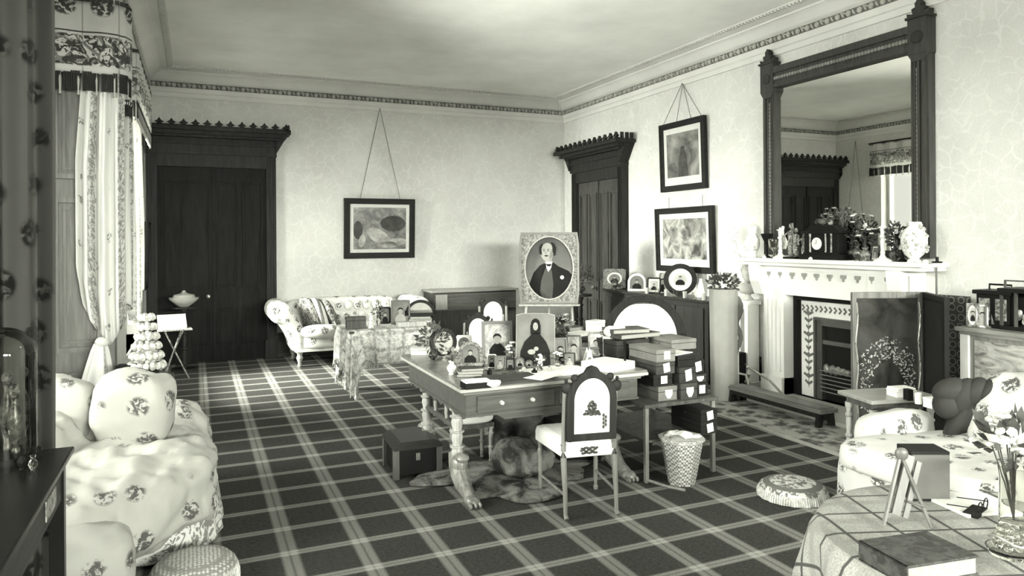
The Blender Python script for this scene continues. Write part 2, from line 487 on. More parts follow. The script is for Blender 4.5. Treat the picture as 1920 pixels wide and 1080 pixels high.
# cornice
prof = [(0, 3.60), (.02, 3.60), (.03, 3.625), (.03, 3.655), (.045, 3.665), (.05, 3.70), (.06, 3.72), (.065, 3.79), (.10, 3.805), (.115, 3.82), (.15, 3.865), (.20, 3.895), (.215, 3.90), (.22, 3.915), (.30, 3.93), (.305, 3.94), (.37, 3.94), (.375, 3.95), (0, 3.95)]
def cornice(name, p0, p1, inward, c0, c1):
    """run from p0 to p1 along the wall foot; inward = unit vector into the room; c0/c1 mitre signs"""
    p0, p1 = Vector(p0), Vector(p1); d = (p1 - p0).normalized(); iv = Vector(inward)
    def pt(base, c, q, z): return base + iv * q + d * c * q + Vector((0, 0, z))
    b = B(); P = []; F = []
    for q, z in prof: P.append(pt(p0, c0, q, z)); P.append(pt(p1, c1, q, z))
    for k in range(len(prof) - 1): F.append((2 * k, 2 * k + 1, 2 * k + 3, 2 * k + 2))
    b.add(P, F)
    o = b.done(name, M_CORN, smooth=25, fix=True); o['kind'] = 'structure'
    # egg and leaf enrichment
    e = B(); L = (p1 - p0).length; n = int(L / 0.062)
    ang = math.atan2(d.y, d.x)
    for k in range(n):
        s_ = 0.06 + (L - 0.12) * k / (n - 1)
        c = pt(p0, 0, .075, 3.752) + d * s_
        e.sell(c, (.028 if k % 2 else .013, .022, .030), 1.0, (0, 0.35 if k % 2 else -0.5, ang), 8, 5)
        if k % 4 == 0: e.sell(c + Vector((0, 0, .018)), (.04, .02, .012), 1, (0, .3, ang), 6, 4)
    e.done('egg_moulding', M_EGG, o)
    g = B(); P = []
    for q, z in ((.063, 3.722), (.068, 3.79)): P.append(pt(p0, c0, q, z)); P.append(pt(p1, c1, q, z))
    g.add(P, [(0, 1, 3, 2)]).done('painted_ground', plaster(.16, 'grey painted ground'), o, smooth=0)  # dark strip behind the eggs: shade of the relief put into the colour
    e = B(); n = int(L / 0.05)
    for k in range(n):
        s_ = 0.33 + (L - 0.66) * k / (n - 1)
        c = pt(p0, 0, .335, 3.932) + d * s_
        e.cb(c, (.028, .05, .014), ang)
    e.done('bead_moulding', M_CORN, o, smooth=0)
M_EGG = plaster(0.42, 'enriched moulding')
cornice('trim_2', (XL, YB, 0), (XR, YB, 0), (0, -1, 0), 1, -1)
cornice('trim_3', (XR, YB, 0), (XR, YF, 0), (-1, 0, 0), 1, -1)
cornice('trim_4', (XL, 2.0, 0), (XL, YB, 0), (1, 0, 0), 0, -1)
# picture rail hooks line and skirting boards
M_SK = wood(0.05, 0.35, 'skirting oak', 0)
def skirting(name, *segs):
    b = B()
    for x0, x1, y0, y1 in segs: b.box(x0, x1, y0, y1, 0, .34); b.box(x0 - (.012 if x0 > 3 and x1 > 5.6 else 0), x1 + (.012 if x1 < 0 else 0), y0 - (.012 if y1 > 10.6 and x1 > 1 and x1 - x0 > 1 else 0), y1, 0, .26)
    o = b.done(name, M_SK, smooth=0); o['kind'] = 'structure'
skirting('baseboard_back', (1.06, XR, YB - .03, YB))
skirting('baseboard_right', (XR - .03, XR, 6.12, 8.7), (XR - .03, XR, YF, 3.72))
skirting('baseboard_left', (XL, XL + .03, 6.85, 10.65))

# ------------------------------------------------------------------ carved doorcases
def doorcase(name, loc, rz, W, ZT, ncrest, over, leaf_m, case_m):
    """local: x across, y out of the wall, z up; W half width of the case; ZT underside of the entablature"""
    r = ST(name, loc, rz)
    c = B()
    c.box(-W, -W + .13, 0, .10, 0, ZT).box(W - .13, W, 0, .10, 0, ZT).box(-W + .13, W - .13, 0, .10, ZT - .2, ZT)
    for s_ in (-1, 1):
        for q in (.025, .065, .105):
            c.box(s_ * (W - q) - .008, s_ * (W - q) + .008, .10, .115, .3, ZT - .05)
        c.box(min(s_ * W, s_ * (W - .15)) - .01, max(s_ * W, s_ * (W - .15)) + .01, 0, .13, 0, .26)
    c.box(-W - .01, W + .01, 0, .13, ZT - .03, ZT + .01)
    c.done('door_frame', case_m, r, smooth=0)
    e = B(); ZE = ZT + .22
    e.box(-W, W, 0, .12, ZT + .01, ZE)
    for a, q, z0, z1 in ((.02, .15, ZT + .10, ZT + .13), (.07, .20, ZE - .03, ZE), (.13, .26, ZE, ZE + .05), (over, .33, ZE + .05, ZE + .10)):
        e.box(-W - a, W + a, 0, q, z0, z1)
    for s_ in (-1, 1):
        e.prism([(s_ * W, ZT + .01), (s_ * (W + over - .03), ZE + .05), (s_ * W, ZE + .05)], .0, .16)
    e.done('cornice', case_m, r, smooth=0)
    f = B(); Wc = W + over - .06; z = ZE + .10
    for k in range(ncrest):
        x = -Wc + 2 * Wc * k / (ncrest - 1); h = .095; hw = .8 * Wc / (ncrest - 1)
        f.prism([(x - hw, z), (x + hw, z), (x + hw * .35, z + h * .25), (x + hw * .95, z + h * .42), (x + hw * .4, z + h * .62), (x, z + h), (x - hw * .4, z + h * .62), (x - hw * .95, z + h * .42), (x - hw * .35, z + h * .25)], .27, .31)
    f.box(-W - over, W + over, .27, .31, z, z + .015)
    for s_ in (-1, 1):
        for q in (.06, .14, .22): f.cb((s_ * (W + over - .02), q, z + .045), (.02, .05, .09))
    f.done('crest', case_m, r, smooth=0)
    lf = B(); wi = W - .13; lf.box(-wi, wi, 0, .045, .0, ZT - .2)
    lf.done('door_leaf', leaf_m, r, smooth=0)
    p = B()
    for s_ in (-1, 1):
        for x0, x1 in ((.04, wi / 2 - .03), (wi / 2 + .03, wi - .05)):
            for z0, z1 in ((.22, .72), (1.0, ZT - .38)):
                a, b = sorted((s_ * x0, s_ * x1))
                p.ring([(a, z0), (b, z0), (b, z1), (a, z1)], [(a + .02, z0 + .02), (b - .02, z0 + .02), (b - .02, z1 - .02), (a + .02, z1 - .02)], .045, .062)
                p.ring([(a + .035, z0 + .035), (b - .035, z0 + .035), (b - .035, z1 - .035), (a + .035, z1 - .035)], [(a + .05, z0 + .05), (b - .05, z0 + .05), (b - .05, z1 - .05), (a + .05, z1 - .05)], .045, .055)
    p.box(-.012, .012, .045, .065, 0, ZT - .2)
    p.done('panel_moulding', leaf_m, r, smooth=0)
    k = B().lathe([(.0, 0), (.012, 0), (.012, .04), (.03, .05), (.035, .075), (.02, .095), (0, .1)], n=12, M=Matrix.Translation((.07, .045, .9)) @ Matrix.Rotation(-PI / 2, 4, 'X'))
    k.done('door_handle', M_BRASS, r)
    return r
a, b = ony(303, 400, YB), ony(516, 292, YB)
xa = XL + .03
door_w = (b.x - xa) / 2
doorcase('door_1', ((xa + b.x) / 2, YB, 0), PI, door_w, 2.86, 14, .18, wood(0.011, .5, 'dark door', 2), M_DW)
a, b = onx(1072, 320, XR - .1), onx(1167, 310, XR - .1)
doorcase('door_2', (XR, (a.y + b.y) / 2, 0), PI / 2, (a.y - b.y) / 2 - .0, 2.74, 13, .2, wood(0.05, .35, 'door oak', 2), M_DW)
# ------------------------------------------------------------------ shared small-thing builders (local: x across, y towards the viewer is -y, z up)
def TX(*v): return Matrix.Translation(v)
def RX(a): return Matrix.Rotation(a, 4, 'X')
def RY(a): return Matrix.Rotation(a, 4, 'Y')
def RZ(a): return Matrix.Rotation(a, 4, 'Z')
M_DKFR = wood(0.014, .3, 'ebonised frame', 0); M_MATB = plain(0.6, .8, var=.04, name='card mount'); M_SKIN = plain(0.27, .7, var=.1, scale=20, name='portrait face')
M_COAT = plain(0.012, .7, var=.2, name='portrait coat'); M_COATL = plain(0.3, .7, var=.2, name='pale sitter'); M_SEPIA = plain(0.13, .6, var=.3, scale=12, name='photograph ground')
M_LFR = plain(0.62, .45, var=.06, name='pale frame'); M_MFR = busy(0.05, 0.2, 50, .4, 'carved frame', 0.2)
M_STUD = plain(0.06, .5, name='strut')

def sitter(par, w, h, z0, y, kind, big=False):
    """head and shoulders of the sitter in low relief on the picture face"""
    cm = M_COAT if kind in ('dark', 'man') else M_COATL
    hz = z0 + h * .60; hr = h * .15
    b = B(); sh = w * .34
    b.prism([(-sh, z0), (sh, z0), (sh * .95, z0 + h * .26), (sh * .55, z0 + h * .40), (hr * .5, z0 + h * .47), (-hr * .5, z0 + h * .47), (-sh * .55, z0 + h * .40), (-sh * .95, z0 + h * .26)], y - .001, y)
    b.done('sitter', cm, par, smooth=0)
    f = B().prism(ellipse(hr * .78, hr, 20, 0, hz), y - .002, y).prism([(-hr * .4, z0 + h * .44), (hr * .4, z0 + h * .44), (hr * .4, hz), (-hr * .4, hz)], y - .0015, y)
    f.done('face', M_SKIN, par, smooth=0)
    g = B().prism([(-hr * .85, hz), (-hr * .9, hz + hr * .6), (-hr * .4, hz + hr * 1.15), (hr * .4, hz + hr * 1.15), (hr * .9, hz + hr * .6), (hr * .85, hz), (hr * .6, hz + hr * .5), (0, hz + hr * .7), (-hr * .6, hz + hr * .5)], y - .0028, y)
    g.done('hair', M_COAT, par, smooth=0)

def photo_frame(label, loc, rz, w, h, fw=.02, shape='rect', fm=None, ground=None, kind='dark', lean=.16, group=None, cat='picture frame', name='photo_frame', mount=0.0, depth=.016):
    """standing frame, its base at loc, leaning back"""
    fm = fm or M_DKFR; ground = ground or M_SEPIA
    r = T(name, label, cat, loc, rz, group)
    r.rotation_euler = (-lean, 0, rz)
    hw = w / 2
    if shape == 'rect':
        o = rectN(hw, 0, h); i = rectN(hw - fw, fw, h - fw)
    elif shape == 'oval':
        o = rectN(hw, 0, h); i = ellipse(hw - fw, h / 2 - fw, 28, 0, h / 2)
    elif shape == 'round':
        o = ellipse(hw, h / 2, 28, 0, h / 2); i = ellipse(hw - fw, h / 2 - fw, 28, 0, h / 2)
    else:  # arch
        def arch(q):
            return [(hw - q, q), (hw - q, h * .35)] + [((hw - q) * math.cos(PI * k / 22), h - hw + (hw - q) * math.sin(PI * k / 22)) for k in range(23)] + [(-(hw - q), h * .35), (-(hw - q), q), (0, q)]
        o = arch(0); i = arch(fw)
    B().ring(o, i, -depth, 0).done('frame', fm, r, smooth=0, bev=.002)
    B().prism([((a) * 1.0, b) for a, b in i], -depth * .3, 0).done('mount' if mount else 'photograph', M_MATB if mount else ground, r, smooth=0)
    y = -depth * .3
    iw, ih, z0 = (w - 2 * fw), (h - 2 * fw), fw
    if mount:
        k = 1 - mount
        if shape in ('oval', 'round'): pp = ellipse(iw / 2 * k, ih / 2 * k, 24, 0, h / 2)
        else: pp = ellipse(iw / 2 * k, ih / 2 * k, 24, 0, h / 2) if mount > .35 else rect(iw / 2 * k, h / 2 - ih / 2 * k, h / 2 + ih / 2 * k)
        B().prism(pp, y - .0008, y).done('photograph', ground, r, smooth=0)
        iw *= k; z0 = h / 2 - ih / 2 * k; ih *= k; y -= .0008
    if kind: sitter(r, iw, ih * .92, z0 + (ih * .08 if shape in ('oval', 'round') or mount > .35 else 0.0), y, kind)
    B().box(-.012, .012, 0, .006, h * .1, h * .7, TX(0, 0, 0)).done('strut', M_STUD, r, smooth=0)
    return r

def leaves(b, c, R, n, size, seed=0, flat=1.0, up=.3):
    rnd = random.Random(seed)
    for k in range(n):
        while True:
            p = Vector((rnd.uniform(-1, 1), rnd.uniform(-1, 1), rnd.uniform(-1, 1)))
            if .25 < p.length < 1: break
        q = Vector(c) + Vector((p.x * R, p.y * R, p.z * R * flat))
        d = (p + Vector((0, 0, up))).normalized(); s_ = size * rnd.uniform(.6, 1.3)
        t = d.cross(Vector((rnd.uniform(-1, 1), rnd.uniform(-1, 1), .3))).normalized(); u = d.cross(t)
        mid = q + d * s_
        b.add([q, mid + t * s_ * .45 + u * s_ * .1, q + d * s_ * 1.9, mid - t * s_ * .45 + u * s_ * .1], [(0, 1, 2, 3)])
    return b
def blooms(b, c, R, n, size, seed=0, flat=.8, lift=.2):
    rnd = random.Random(seed + 99)
    for k in range(n):
        a = rnd.uniform(0, 2 * PI); e = rnd.uniform(-.3, 1.4)
        p = Vector((math.cos(a) * math.cos(e), math.sin(a) * math.cos(e), math.sin(e) * flat + lift)) * R * rnd.uniform(.75, 1.05) + Vector(c)
        s_ = size * rnd.uniform(.7, 1.2)
        for m in range(5):
            q = 2 * PI * m / 5 + rnd.random()
            b.sell(p + Vector((math.cos(q), math.sin(q), .2)) * s_ * .55, (s_ * .55, s_ * .55, s_ * .32), 1, (rnd.uniform(-.5, .5), rnd.uniform(-.5, .5), q), 6, 4)
    return b
M_LEAF = plain(0.07, .6, var=.5, scale=14, name='dark foliage'); M_LEAFM = plain(0.2, .6, var=.5, scale=14, name='grey foliage'); M_BLOOM = plain(0.62, .7, var=.25, scale=18, name='pale petals'); M_BLOOMD = plain(0.25, .7, var=.4, scale=18, name='deep petals')
def bouquet(par, c, R, nl, nb, size=.02, seed=1, lm=None, bm_=None, stems=0, stem_z=0.0, flat=.8):
    if stems:
        s = B(); rnd = random.Random(seed)
        for k in range(stems):
            a = rnd.uniform(0, 2 * PI); q = rnd.uniform(.1, .7) * R
            s.tube([(c[0], c[1], stem_z), (c[0] + q * .4 * math.cos(a), c[1] + q * .4 * math.sin(a), (stem_z + c[2]) / 2), (c[0] + q * math.cos(a), c[1] + q * math.sin(a), c[2])], .0022, 5)
        s.done('stems', M_LEAF, par)
    leaves(B(), c, R, nl, size, seed, flat).done('leaves', lm or M_LEAF, par, smooth=0)
    if nb: blooms(B(), c, R, nb, size * .9, seed, flat).done('blossoms', bm_ or M_BLOOM, par)

def lathed(name, label, cat, loc, prof, m, n=20, group=None, part='body'):
    r = T(name, label, cat, loc, 0, group)
    B().lathe(prof, n=n).done(part, m, r, smooth=50)
    return r
def vase_prof(h, r, neck=.5, foot=.6, lip=.7):
    return [(0, 0), (r * foot, 0), (r * foot, h * .05), (r * foot * .7, h * .09), (r * .85, h * .3), (r, h * .45), (r * .85, h * .62), (r * neck * .8, h * .78), (r * neck, h * .88), (r * lip, h * .98), (r * lip * .9, h), (r * neck * .5, h * .93), (0, h * .9)]

# ------------------------------------------------------------------ overmantel mirror
def mirror():
    XM = XR - .06
    tl, tr = onx(1433, 132, XM), onx(1744, 60, XM); bl = onx(1440, 470, XM)
    y1, y0 = tl.y, tr.y; yc = (y0 + y1) / 2; z0 = 1.47; z1 = tl.z - .02
    r = T('overmantel_mirror', 'large dark-framed mirror with corner finials standing on the mantelshelf', 'mirror', (XR, yc, z0), PI / 2)
    W = (y1 - y0) / 2; H = z1 - z0; s = .165; tp = .20
    B().box(-W + s - .01, W - s + .01, .03, .035, .06, H - tp + .01).done('mirror_glass', MIR, r, smooth=0)
    f = B()
    fm = wood(.055, .35, 'mirror frame wood', 2, .3)
    for q in (-1, 1):
        f.box(*sorted((q * W, q * (W - s))), 0, .08, 0, H)
        for k, (a, wd, dp) in enumerate(((.02, .03, .10), (.075, .022, .095), (.115, .016, .09), (.145, .012, .085))):
            f.box(*sorted((q * (W - a), q * (W - a - wd))), .08, dp, .1, H - .30)
    f.box(-W + s, W - s, 0, .08, H - tp, H)
    f.box(-W + s, W - s, 0, .08, 0, .06)
    f.box(-W + s, W - s, .08, .105, H - .05, H + .015)
    f.box(-W + s, W - s, .08, .10, H - tp + .0, H - tp + .035)
    f.done('frame', fm, r, smooth=0)
    MB_ = wood(.2, .35, 'mirror beading', 2, .3)
    g = B()
    n = int((2 * (W - s)) / .035)
    for k in range(n):
        x = -W + s + .02 + (2 * (W - s) - .04) * k / (n - 1)
        g.sell((x, .09, H - .105), (.019, .012, .02), 1, None, 8, 5)
    g.done('bead_carving', MB_, r)
    for q in (-1, 1):
        g = B(); n2 = int((H - .5) / .04)
        for k in range(n2): g.sell((q * (W - .104), .088, .2 + k * .04), (.007, .008, .021), 1, None, 6, 4)
        g.done('bead_carving', MB_, r)
    for q in (-1, 1):
        x = q * (W - s / 2)
        b = B().box(x - s / 2 - .008, x + s / 2 + .008, 0, .11, H - .24, H + .06)
        b.prism([(x - s / 2 - .008, H - .24), (x + s / 2 + .008, H - .24), (x + s / 2 - .03, H - .30), (x - s / 2 + .03, H - .30)], 0, .105)
        cb = b.done('corner_block', fm, r, smooth=0)
        B().lathe([(0, 0), (.055, 0), (.055, .008), (.045, .014), (.03, .01), (0, .018)], n=20, M=TX(x, .11, H - .10) @ RX(-PI / 2)).done('roundel', wood(.04, .4, 'roundel', 2, .3), cb)
        e = B().box(x - .10, x + .10, 0, .13, H + .06, H + .08)
        e.prism([(x - .10, H + .08), (x + .10, H + .08), (x + .105, H + .12), (x + .05, H + .105), (x + .06, H + .15), (x + .025, H + .16), (x + .03, H + .19), (x, H + .225), (x - .03, H + .19), (x - .025, H + .16), (x - .06, H + .15), (x - .05, H + .105), (x - .105, H + .12)], .04, .10)
        e.done('finial', wood(.04, .4, 'roundel', 2, .3), r, smooth=0)
    return r
_n = N('mirror silver', .01, 1.0); _n.base(.86); MIR = _n.m
mirror()

# ------------------------------------------------------------------ fireplace
SX = 5.36; SZ = 1.44                      # front edge and top of the shelf
sl, sr = onx(1374, 484, SX), onx(1728, 489, SX)
FYC = (sl.y + sr.y) / 2; FW = (sl.y - sr.y) / 2
def fireplace():
    r = T('chimneypiece', 'white marble chimneypiece with flat shelf and flower-painted tile slips', 'fireplace', (XR, FYC, 0), PI / 2)
    D = XR - SX
    B().box(-FW, FW, 0, D, SZ - .04, SZ).box(-FW + .03, FW - .03, 0, D - .03, SZ - .075, SZ - .04).done('mantelshelf', M_MAR, r, smooth=0, bev=.006)
    # pixel-measured piers: local x = world y - FYC
    pl0 = .78; op = .50    # outer and inner faces of the piers
    for q in (1, -1):
        b = B()
        b.box(*sorted((q * op, q * pl0)), 0, .22, .05, SZ - .07)
        b.box(*sorted((q * (op - .0), q * (pl0 + .02))), 0, .25, .05, .22)
        for k in range(4):
            x = op + .05 + k * (pl0 - op - .1) / 3.0
            b.box(*sorted((q * (x - .012), q * (x + .012))), .22, .237, .28, SZ - .42)
        b.done('pilaster', M_MAR, r, smooth=0, bev=.003)
    f = B().box(-.90, .90, 0, .20, 1.07, SZ - .07)
    f.box(-.90, .90, .20, .225, SZ - .12, SZ - .075)
    f.done('frieze', M_MAR, r, smooth=0)
    d = B(); n = 10
    for k in range(n):
        x = -.70 + 1.40 * k / (n - 1)
        B().prism([(x - .026, 1.30), (x + .026, 1.30), (x + .024, 1.27), (x + .008, 1.262), (x, 1.235), (x - .008, 1.262), (x - .024, 1.27)], .20, .225).done('pendant_drop', plaster(.30, 'carved marble'), r, smooth=0)
    for q in (1, -1):
        x0, x1 = sorted((q * .76, q * .90))
        c = B().prism([(.22, 1.06), (.24, 1.06), (.27, 1.13), (.30, 1.2), (D - .02, 1.32), (D - .02, SZ - .075), (.22, SZ - .075)], x0, x1, 'x')
        c.done('bracket', M_MAR, r, smooth=0, bev=.004)
    # dark reeded slip and tiles
    j = B().ring([(-op, .05), (op, .05), (op, 1.07), (-op, 1.07)], [(-op + .05, .05), (op - .05, .05), (op - .05, 1.02), (-op + .05, 1.02)], .03, .09)
    j.done('inner_moulding', M_BLK, r, smooth=0)
    ti = op - .05; tw = .19
    B().ring([(-ti, .05), (ti, .05), (ti, 1.02), (-ti, 1.02)], [(-ti + tw, .05), (ti - tw, .05), (ti - tw, .86), (-ti + tw, .86)], .0, .03).done('tile_panel', plain(.78, .25, var=.03, name='glazed tiles'), r, smooth=0)
    s = B()
    for q in (1, -1):
        x = q * (ti - tw / 2)
        for k in range(11):
            z = .16 + k * .07; w_ = .05 + .02 * math.sin(k * 2.1)
            for a in (-1, 1):
                s.prism([(x, z), (x + a * w_, z + .035), (x + a * w_ * .8, z + .055), (x, z + .03)], .03, .034)
            if k % 3 == 1: s.prism(ellipse(.022, .022, 8, x, z + .03), .034, .036)
        s.box(x - .003, x + .003, .03, .033, .14, .93)
    for k in range(15):
        x = -.40 + k * .057
        for a in (-1, 1): s.prism([(x, .94), (x + .03, .94 + a * .035), (x + .045, .94 + a * .02), (x + .02, .94)], .03, .034)
    s.done('painted_flowers', plain(.13, .3, name='tile flowers'), r, smooth=0)
    gi = ti - tw
    g = B().ring([(-gi, .05), (gi, .05), (gi, .86), (-gi, .86)], [(-gi + .09, .05), (gi - .09, .05), (gi - .09, .78), (-gi + .09, .78)], .0, .05)
    g.ring([(-gi, .05), (gi, .05), (gi, .86), (-gi, .86)], [(-gi + .025, .05), (gi - .025, .05), (gi - .025, .835), (-gi + .025, .835)], .05, .07)
    g.box(-gi + .09, gi - .09, .0, .04, .60, .64)
    g.done('grate_surround', plain(.13, .35, .6, name='cast iron'), r, smooth=0)
    B().box(-gi + .09, gi - .09, .0, .008, .05, .78).done('fireback', M_BLK, r, smooth=0)
    q = B()
    for k in range(6): q.tube([(-gi + .07, .06, .14 + k * .04), (gi - .07, .06, .14 + k * .04)], .006, 6)
    for k in range(5):
        q.sell((-.12 + k * .06, .04, .36), (.05, .03, .035), .9, (0, .4 * k, 0), 8, 6, .2, 20, k)
    q.done('grate', plain(.2, .4, .5, name='polished bars'), r)
    B().box(-.84, .84, 0, .62, 0, .05).done('hearth_slab', plaster(.42, 'hearth stone'), r, smooth=0)
    return r
fireplace()

# things on the shelf --------------------------------------------------
def sh(x, y=484, X=5.47):
    p = onx(x, 478, X); return (X, p.y, SZ)
def shh(x, ytop, X=5.47): return onx(x, ytop, X).z - SZ
M_PORC = chintz(.82, .22, 28, .42, 'painted porcelain', thr=.48)
M_PORCP = plain(.8, .2, var=.04, name='white porcelain'); M_BRZ = busy(.03, .16, 26, .35, 'dark bronze', .5); M_BRZM = busy(.06, .35, 30, .4, 'grey carving', 0)
def profile_plaque():
    r = T('porcelain_sconce', 'white porcelain wreath ornament on a curled stem, far end of the mantelshelf', 'ornament', sh(1381))
    s = B().tube([(0, .05, .03), (0, .02, .08), (.01, .0, .10), (-.03, -.02, .16)], .007, 8).done('stem', M_PORCP, r)
    h = shh(1360, 420)
    b = B()
    for k in range(11):
        a = k * .55; b.sell((.0, .06 + .055 * math.cos(a), h - .10 + .075 * math.sin(a)), (.02, .035, .032), 1, (a, 0, 0), 8, 6, .2, 20, k)
    b.done('wreath', M_PORC, r)
    B().sell((.005, .06, h - .10), (.012, .045, .06), 1).done('plaque', M_PORCP, r)
    B().lathe([(0, 0), (.05, 0), (.045, .02), (.02, .04), (0, .045)], n=16).done('foot', M_PORCP, r)
profile_plaque()
r = lathed('porcelain_vase', 'white bulbous porcelain vase sprigged with flowers beside the dark goblet', 'vase', sh(1410), vase_prof(shh(1410, 424), .085, .55, .7, .6), M_PORC)
B().sell((0, 0, .27), (.05, .05, .03), 1, None, 12, 6).done('lid', M_PORC, r)
for k, x in enumerate((1438, 1692)):
    h = shh(x, 438)
    r = lathed('dark_goblet', ['black flared goblet next to the white bulbous vase', 'black flared goblet close to the egg-shaped vase'][k], 'goblet', sh(x, X=5.5), [(0, 0), (.045, 0), (.04, .01), (.012, .03), (.01, h * .5), (.02, h * .6), (.05, h * .85), (.065, h), (.058, h), (.01, h * .68), (0, h * .66)], M_BLK, part='bowl')
r = lathed('glass_bowl', 'clear glass goblet between black goblet and white candlestick', 'goblet', sh(1452, X=5.43), [(0, 0), (.04, 0), (.035, .01), (.01, .03), (.012, .07), (.05, .11), (.062, .17), (.058, .2), (.053, .17), (.04, .115), (0, .1)], M_GL, part='bowl')
def candlestick(x, ytop, label, X=5.45):
    h = shh(x, ytop)
    r = T('candlestick', label, 'candlestick', sh(x, X=X), 0, None)
    B().lathe([(0, 0), (.075, 0), (.075, .012), (.06, .022), (.03, .035), (.018, .06), (.022, .08), (.014, .10), (.02, h * .55), (.014, h * .62), (.028, h * .68), (.016, h * .74), (.02, h * .9), (.035, h * .93), (.035, h * .96), (.012, h * .95), (0, h * .95)], n=20).done('stick', M_PORCP, r)
    B().lathe([(0, h * .93), (.012, h * .93), (.011, h * 1.02), (.002, h * 1.02), (0, h * 1.02)], n=10).done('candle', plain(.8, .5, var=.02, name='wax'), r)
candlestick(1463, 428, 'white candlestick left of the clock group')
candlestick(1655, 422, 'white candlestick near the right end of the mantelshelf')
# bronze figure groups
def figure_group(x, ytop, label, seed, wd=.07, n=7):
    h = shh(x, ytop); rnd = random.Random(seed)
    r = T('figurine', label, 'figurine', sh(x, X=5.48))
    B().box(-wd * .8, wd * .8, -wd, wd, 0, .02).done('plinth', M_BLK, r, smooth=0)
    b = B()
    for q in (-1, 1):
        y = q * wd * .42; hh = h * (1 if q > 0 else .86)
        b.sell((0, y, hh * .30), (.035, .035, hh * .30), 1, (0, 0, 0), 10, 8, .3, 30, seed)
        b.sell((0, y, hh * .62), (.03, .034, hh * .17), 1, (0, .1 * q, 0), 10, 8, .2, 30, seed + 2)
        b.sell((0, y, hh * .88), (.02, .02, .026), 1, None, 10, 8)
        b.tube([(0, y + q * .03, hh * .72), (-.03, y + q * .06, hh * .62), (-.05, y + q * .03, hh * .5)], .009, 6)
        b.tube([(0, y - q * .03, hh * .72), (-.02, y - q * .05, hh * .8), (-.02, y - q * .04, hh * .95)], .008, 6)
    b.done('figures', M_BRZM if seed % 2 else M_BRZ, r)
figure_group(1488, 415, 'pale-topped carved figure group left of the clock', 1, .08)
figure_group(1512, 432, 'slim figurine close against the left side of the clock', 3, .045)
def clock():
    p = sh(1547, X=5.46); hw = (onx(1507, 470, 5.4).y - onx(1588, 470, 5.4).y) / 2
    r = T('mantel_clock', 'black marble mantel clock with small round white dial', 'clock', p, PI / 2)
    h = shh(1547, 432, 5.42)
    B().box(-hw, hw, -.07, .07, 0, .05).box(-hw + .04, hw - .04, -.06, .06, .05, .07).box(-hw + .05, hw - .05, -.055, .055, .07, h - .03).box(-hw + .02, hw - .02, -.07, .07, h - .03, h).prism([(-hw + .06, h), (hw - .06, h), (hw - .12, h + .05), (-hw + .12, h + .05)], -.05, .05).done('case', M_BLK, r, smooth=0, bev=.003)
    c = B()
    for x in (-.125, -.06, .125): c.lathe([(.011, .07), (.009, .09), (.009, h - .05), (.012, h - .03)], (x, .058), 10)
    c.done('columns', M_BRZM, r)
    B().lathe([(0, 0), (.058, 0), (.058, .006), (0, .008)], n=24, M=TX(.045, .056, h * .55) @ RX(-PI / 2)).done('dial', M_PORCP, r)
    B().box(.0435, .0465, .064, .066, h * .55, h * .55 + .04).box(.045, .072, .064, .066, h * .55 - .001, h * .55 + .002).done('hands', M_BLK, r, smooth=0)
    e = B().sell((.03, 0, h + .08), (.09, .03, .035), 1, None, 12, 6, .3, 20, 3).sell((-.06, 0, h + .07), (.03, .025, .05), 1, None, 8, 6, .3, 20, 5)
    e.done('crest', M_BRZ, r)
clock()
def flower_vase(x, ytop, label, seed, R=.1, X=5.5, hv=.16, vm=None, nl=120, nb=12, lm=None, bm_=None):
    h = shh(x, ytop)
    r = T('vase_of_flowers', label, 'vase of flowers', sh(x, X=X))
    B().lathe(vase_prof(hv, .045), n=16).done('vase', vm or M_BRZ, r)
    bouquet(r, (0, 0, (h + hv) / 2 + .01), R, nl, nb, .022, seed, lm, bm_, 8, hv * .8, (h - hv) / (2 * R) * .95)
flower_vase(1560, 392, 'tall dark foliage in a vase behind the clock', 3, .12, 5.58, .15, None, 200, 10, None, M_BLOOMD)
flower_vase(1597, 402, 'dark leafy bouquet right of the clock', 5, .10, 5.58, .13, None, 170, 4)
flower_vase(1622, 425, 'bouquet with pale blossoms between clock and right candlestick', 7, .085, 5.46, .12, M_BRZM, 90, 14)
flower_vase(1677, 420, 'dark narrow bouquet right of the right white candlestick', 9, .06, 5.5, .12, None, 110, 2)
r = lathed('urn', 'small dark urn beneath the pale blossoms on the mantelshelf', 'urn', sh(1607, X=5.42), vase_prof(.15, .042), M_BRZ)
r = photo_frame('little dark frame with a white card leaning behind the flowers', sh(1640, X=5.5), -PI / 2, .08, .14, .012, 'rect', M_BRZ, M_SEPIA, 'light', mount=.2)
h = shh(1716, 416)
r = lathed('egg_vase', 'large egg-shaped white vase covered with raised flowers', 'vase', sh(1714, X=5.46), [(0, 0), (.055, 0), (.05, .015), (.035, .03), (.075, .07), (.10, h * .42), (.10, h * .6), (.075, h * .8), (.045, h * .88), (.06, h * .97), (.05, h), (0, h * .97)], M_PORC)
b = B(); rnd = random.Random(4)
for k in range(40):
    a = rnd.uniform(0, 2 * PI); z = rnd.uniform(.08, h * .95); q = .098 * math.sin(min(1, (z + .03) / h) * PI * .86) + .012
    b.sell((q * math.cos(a), q * math.sin(a), z), (.014, .014, .014), 1, None, 6, 4)
b.done('raised_flowers', plain(.45, .3, var=.5, scale=30, name='glazed flowers'), r)
r = lathed('chamber_candlestick', 'small dark chamber candlestick at the right tip of the mantelshelf', 'candlestick', sh(1757, X=5.45), [(0, 0), (.035, 0), (.04, .012), (.012, .014), (.011, .05), (0, .05)], M_BLK)
B().lathe([(.007, .05), (.006, .15), (0, .152)], n=8).done('candle', plain(.3, .5, name='dark wax'), r)
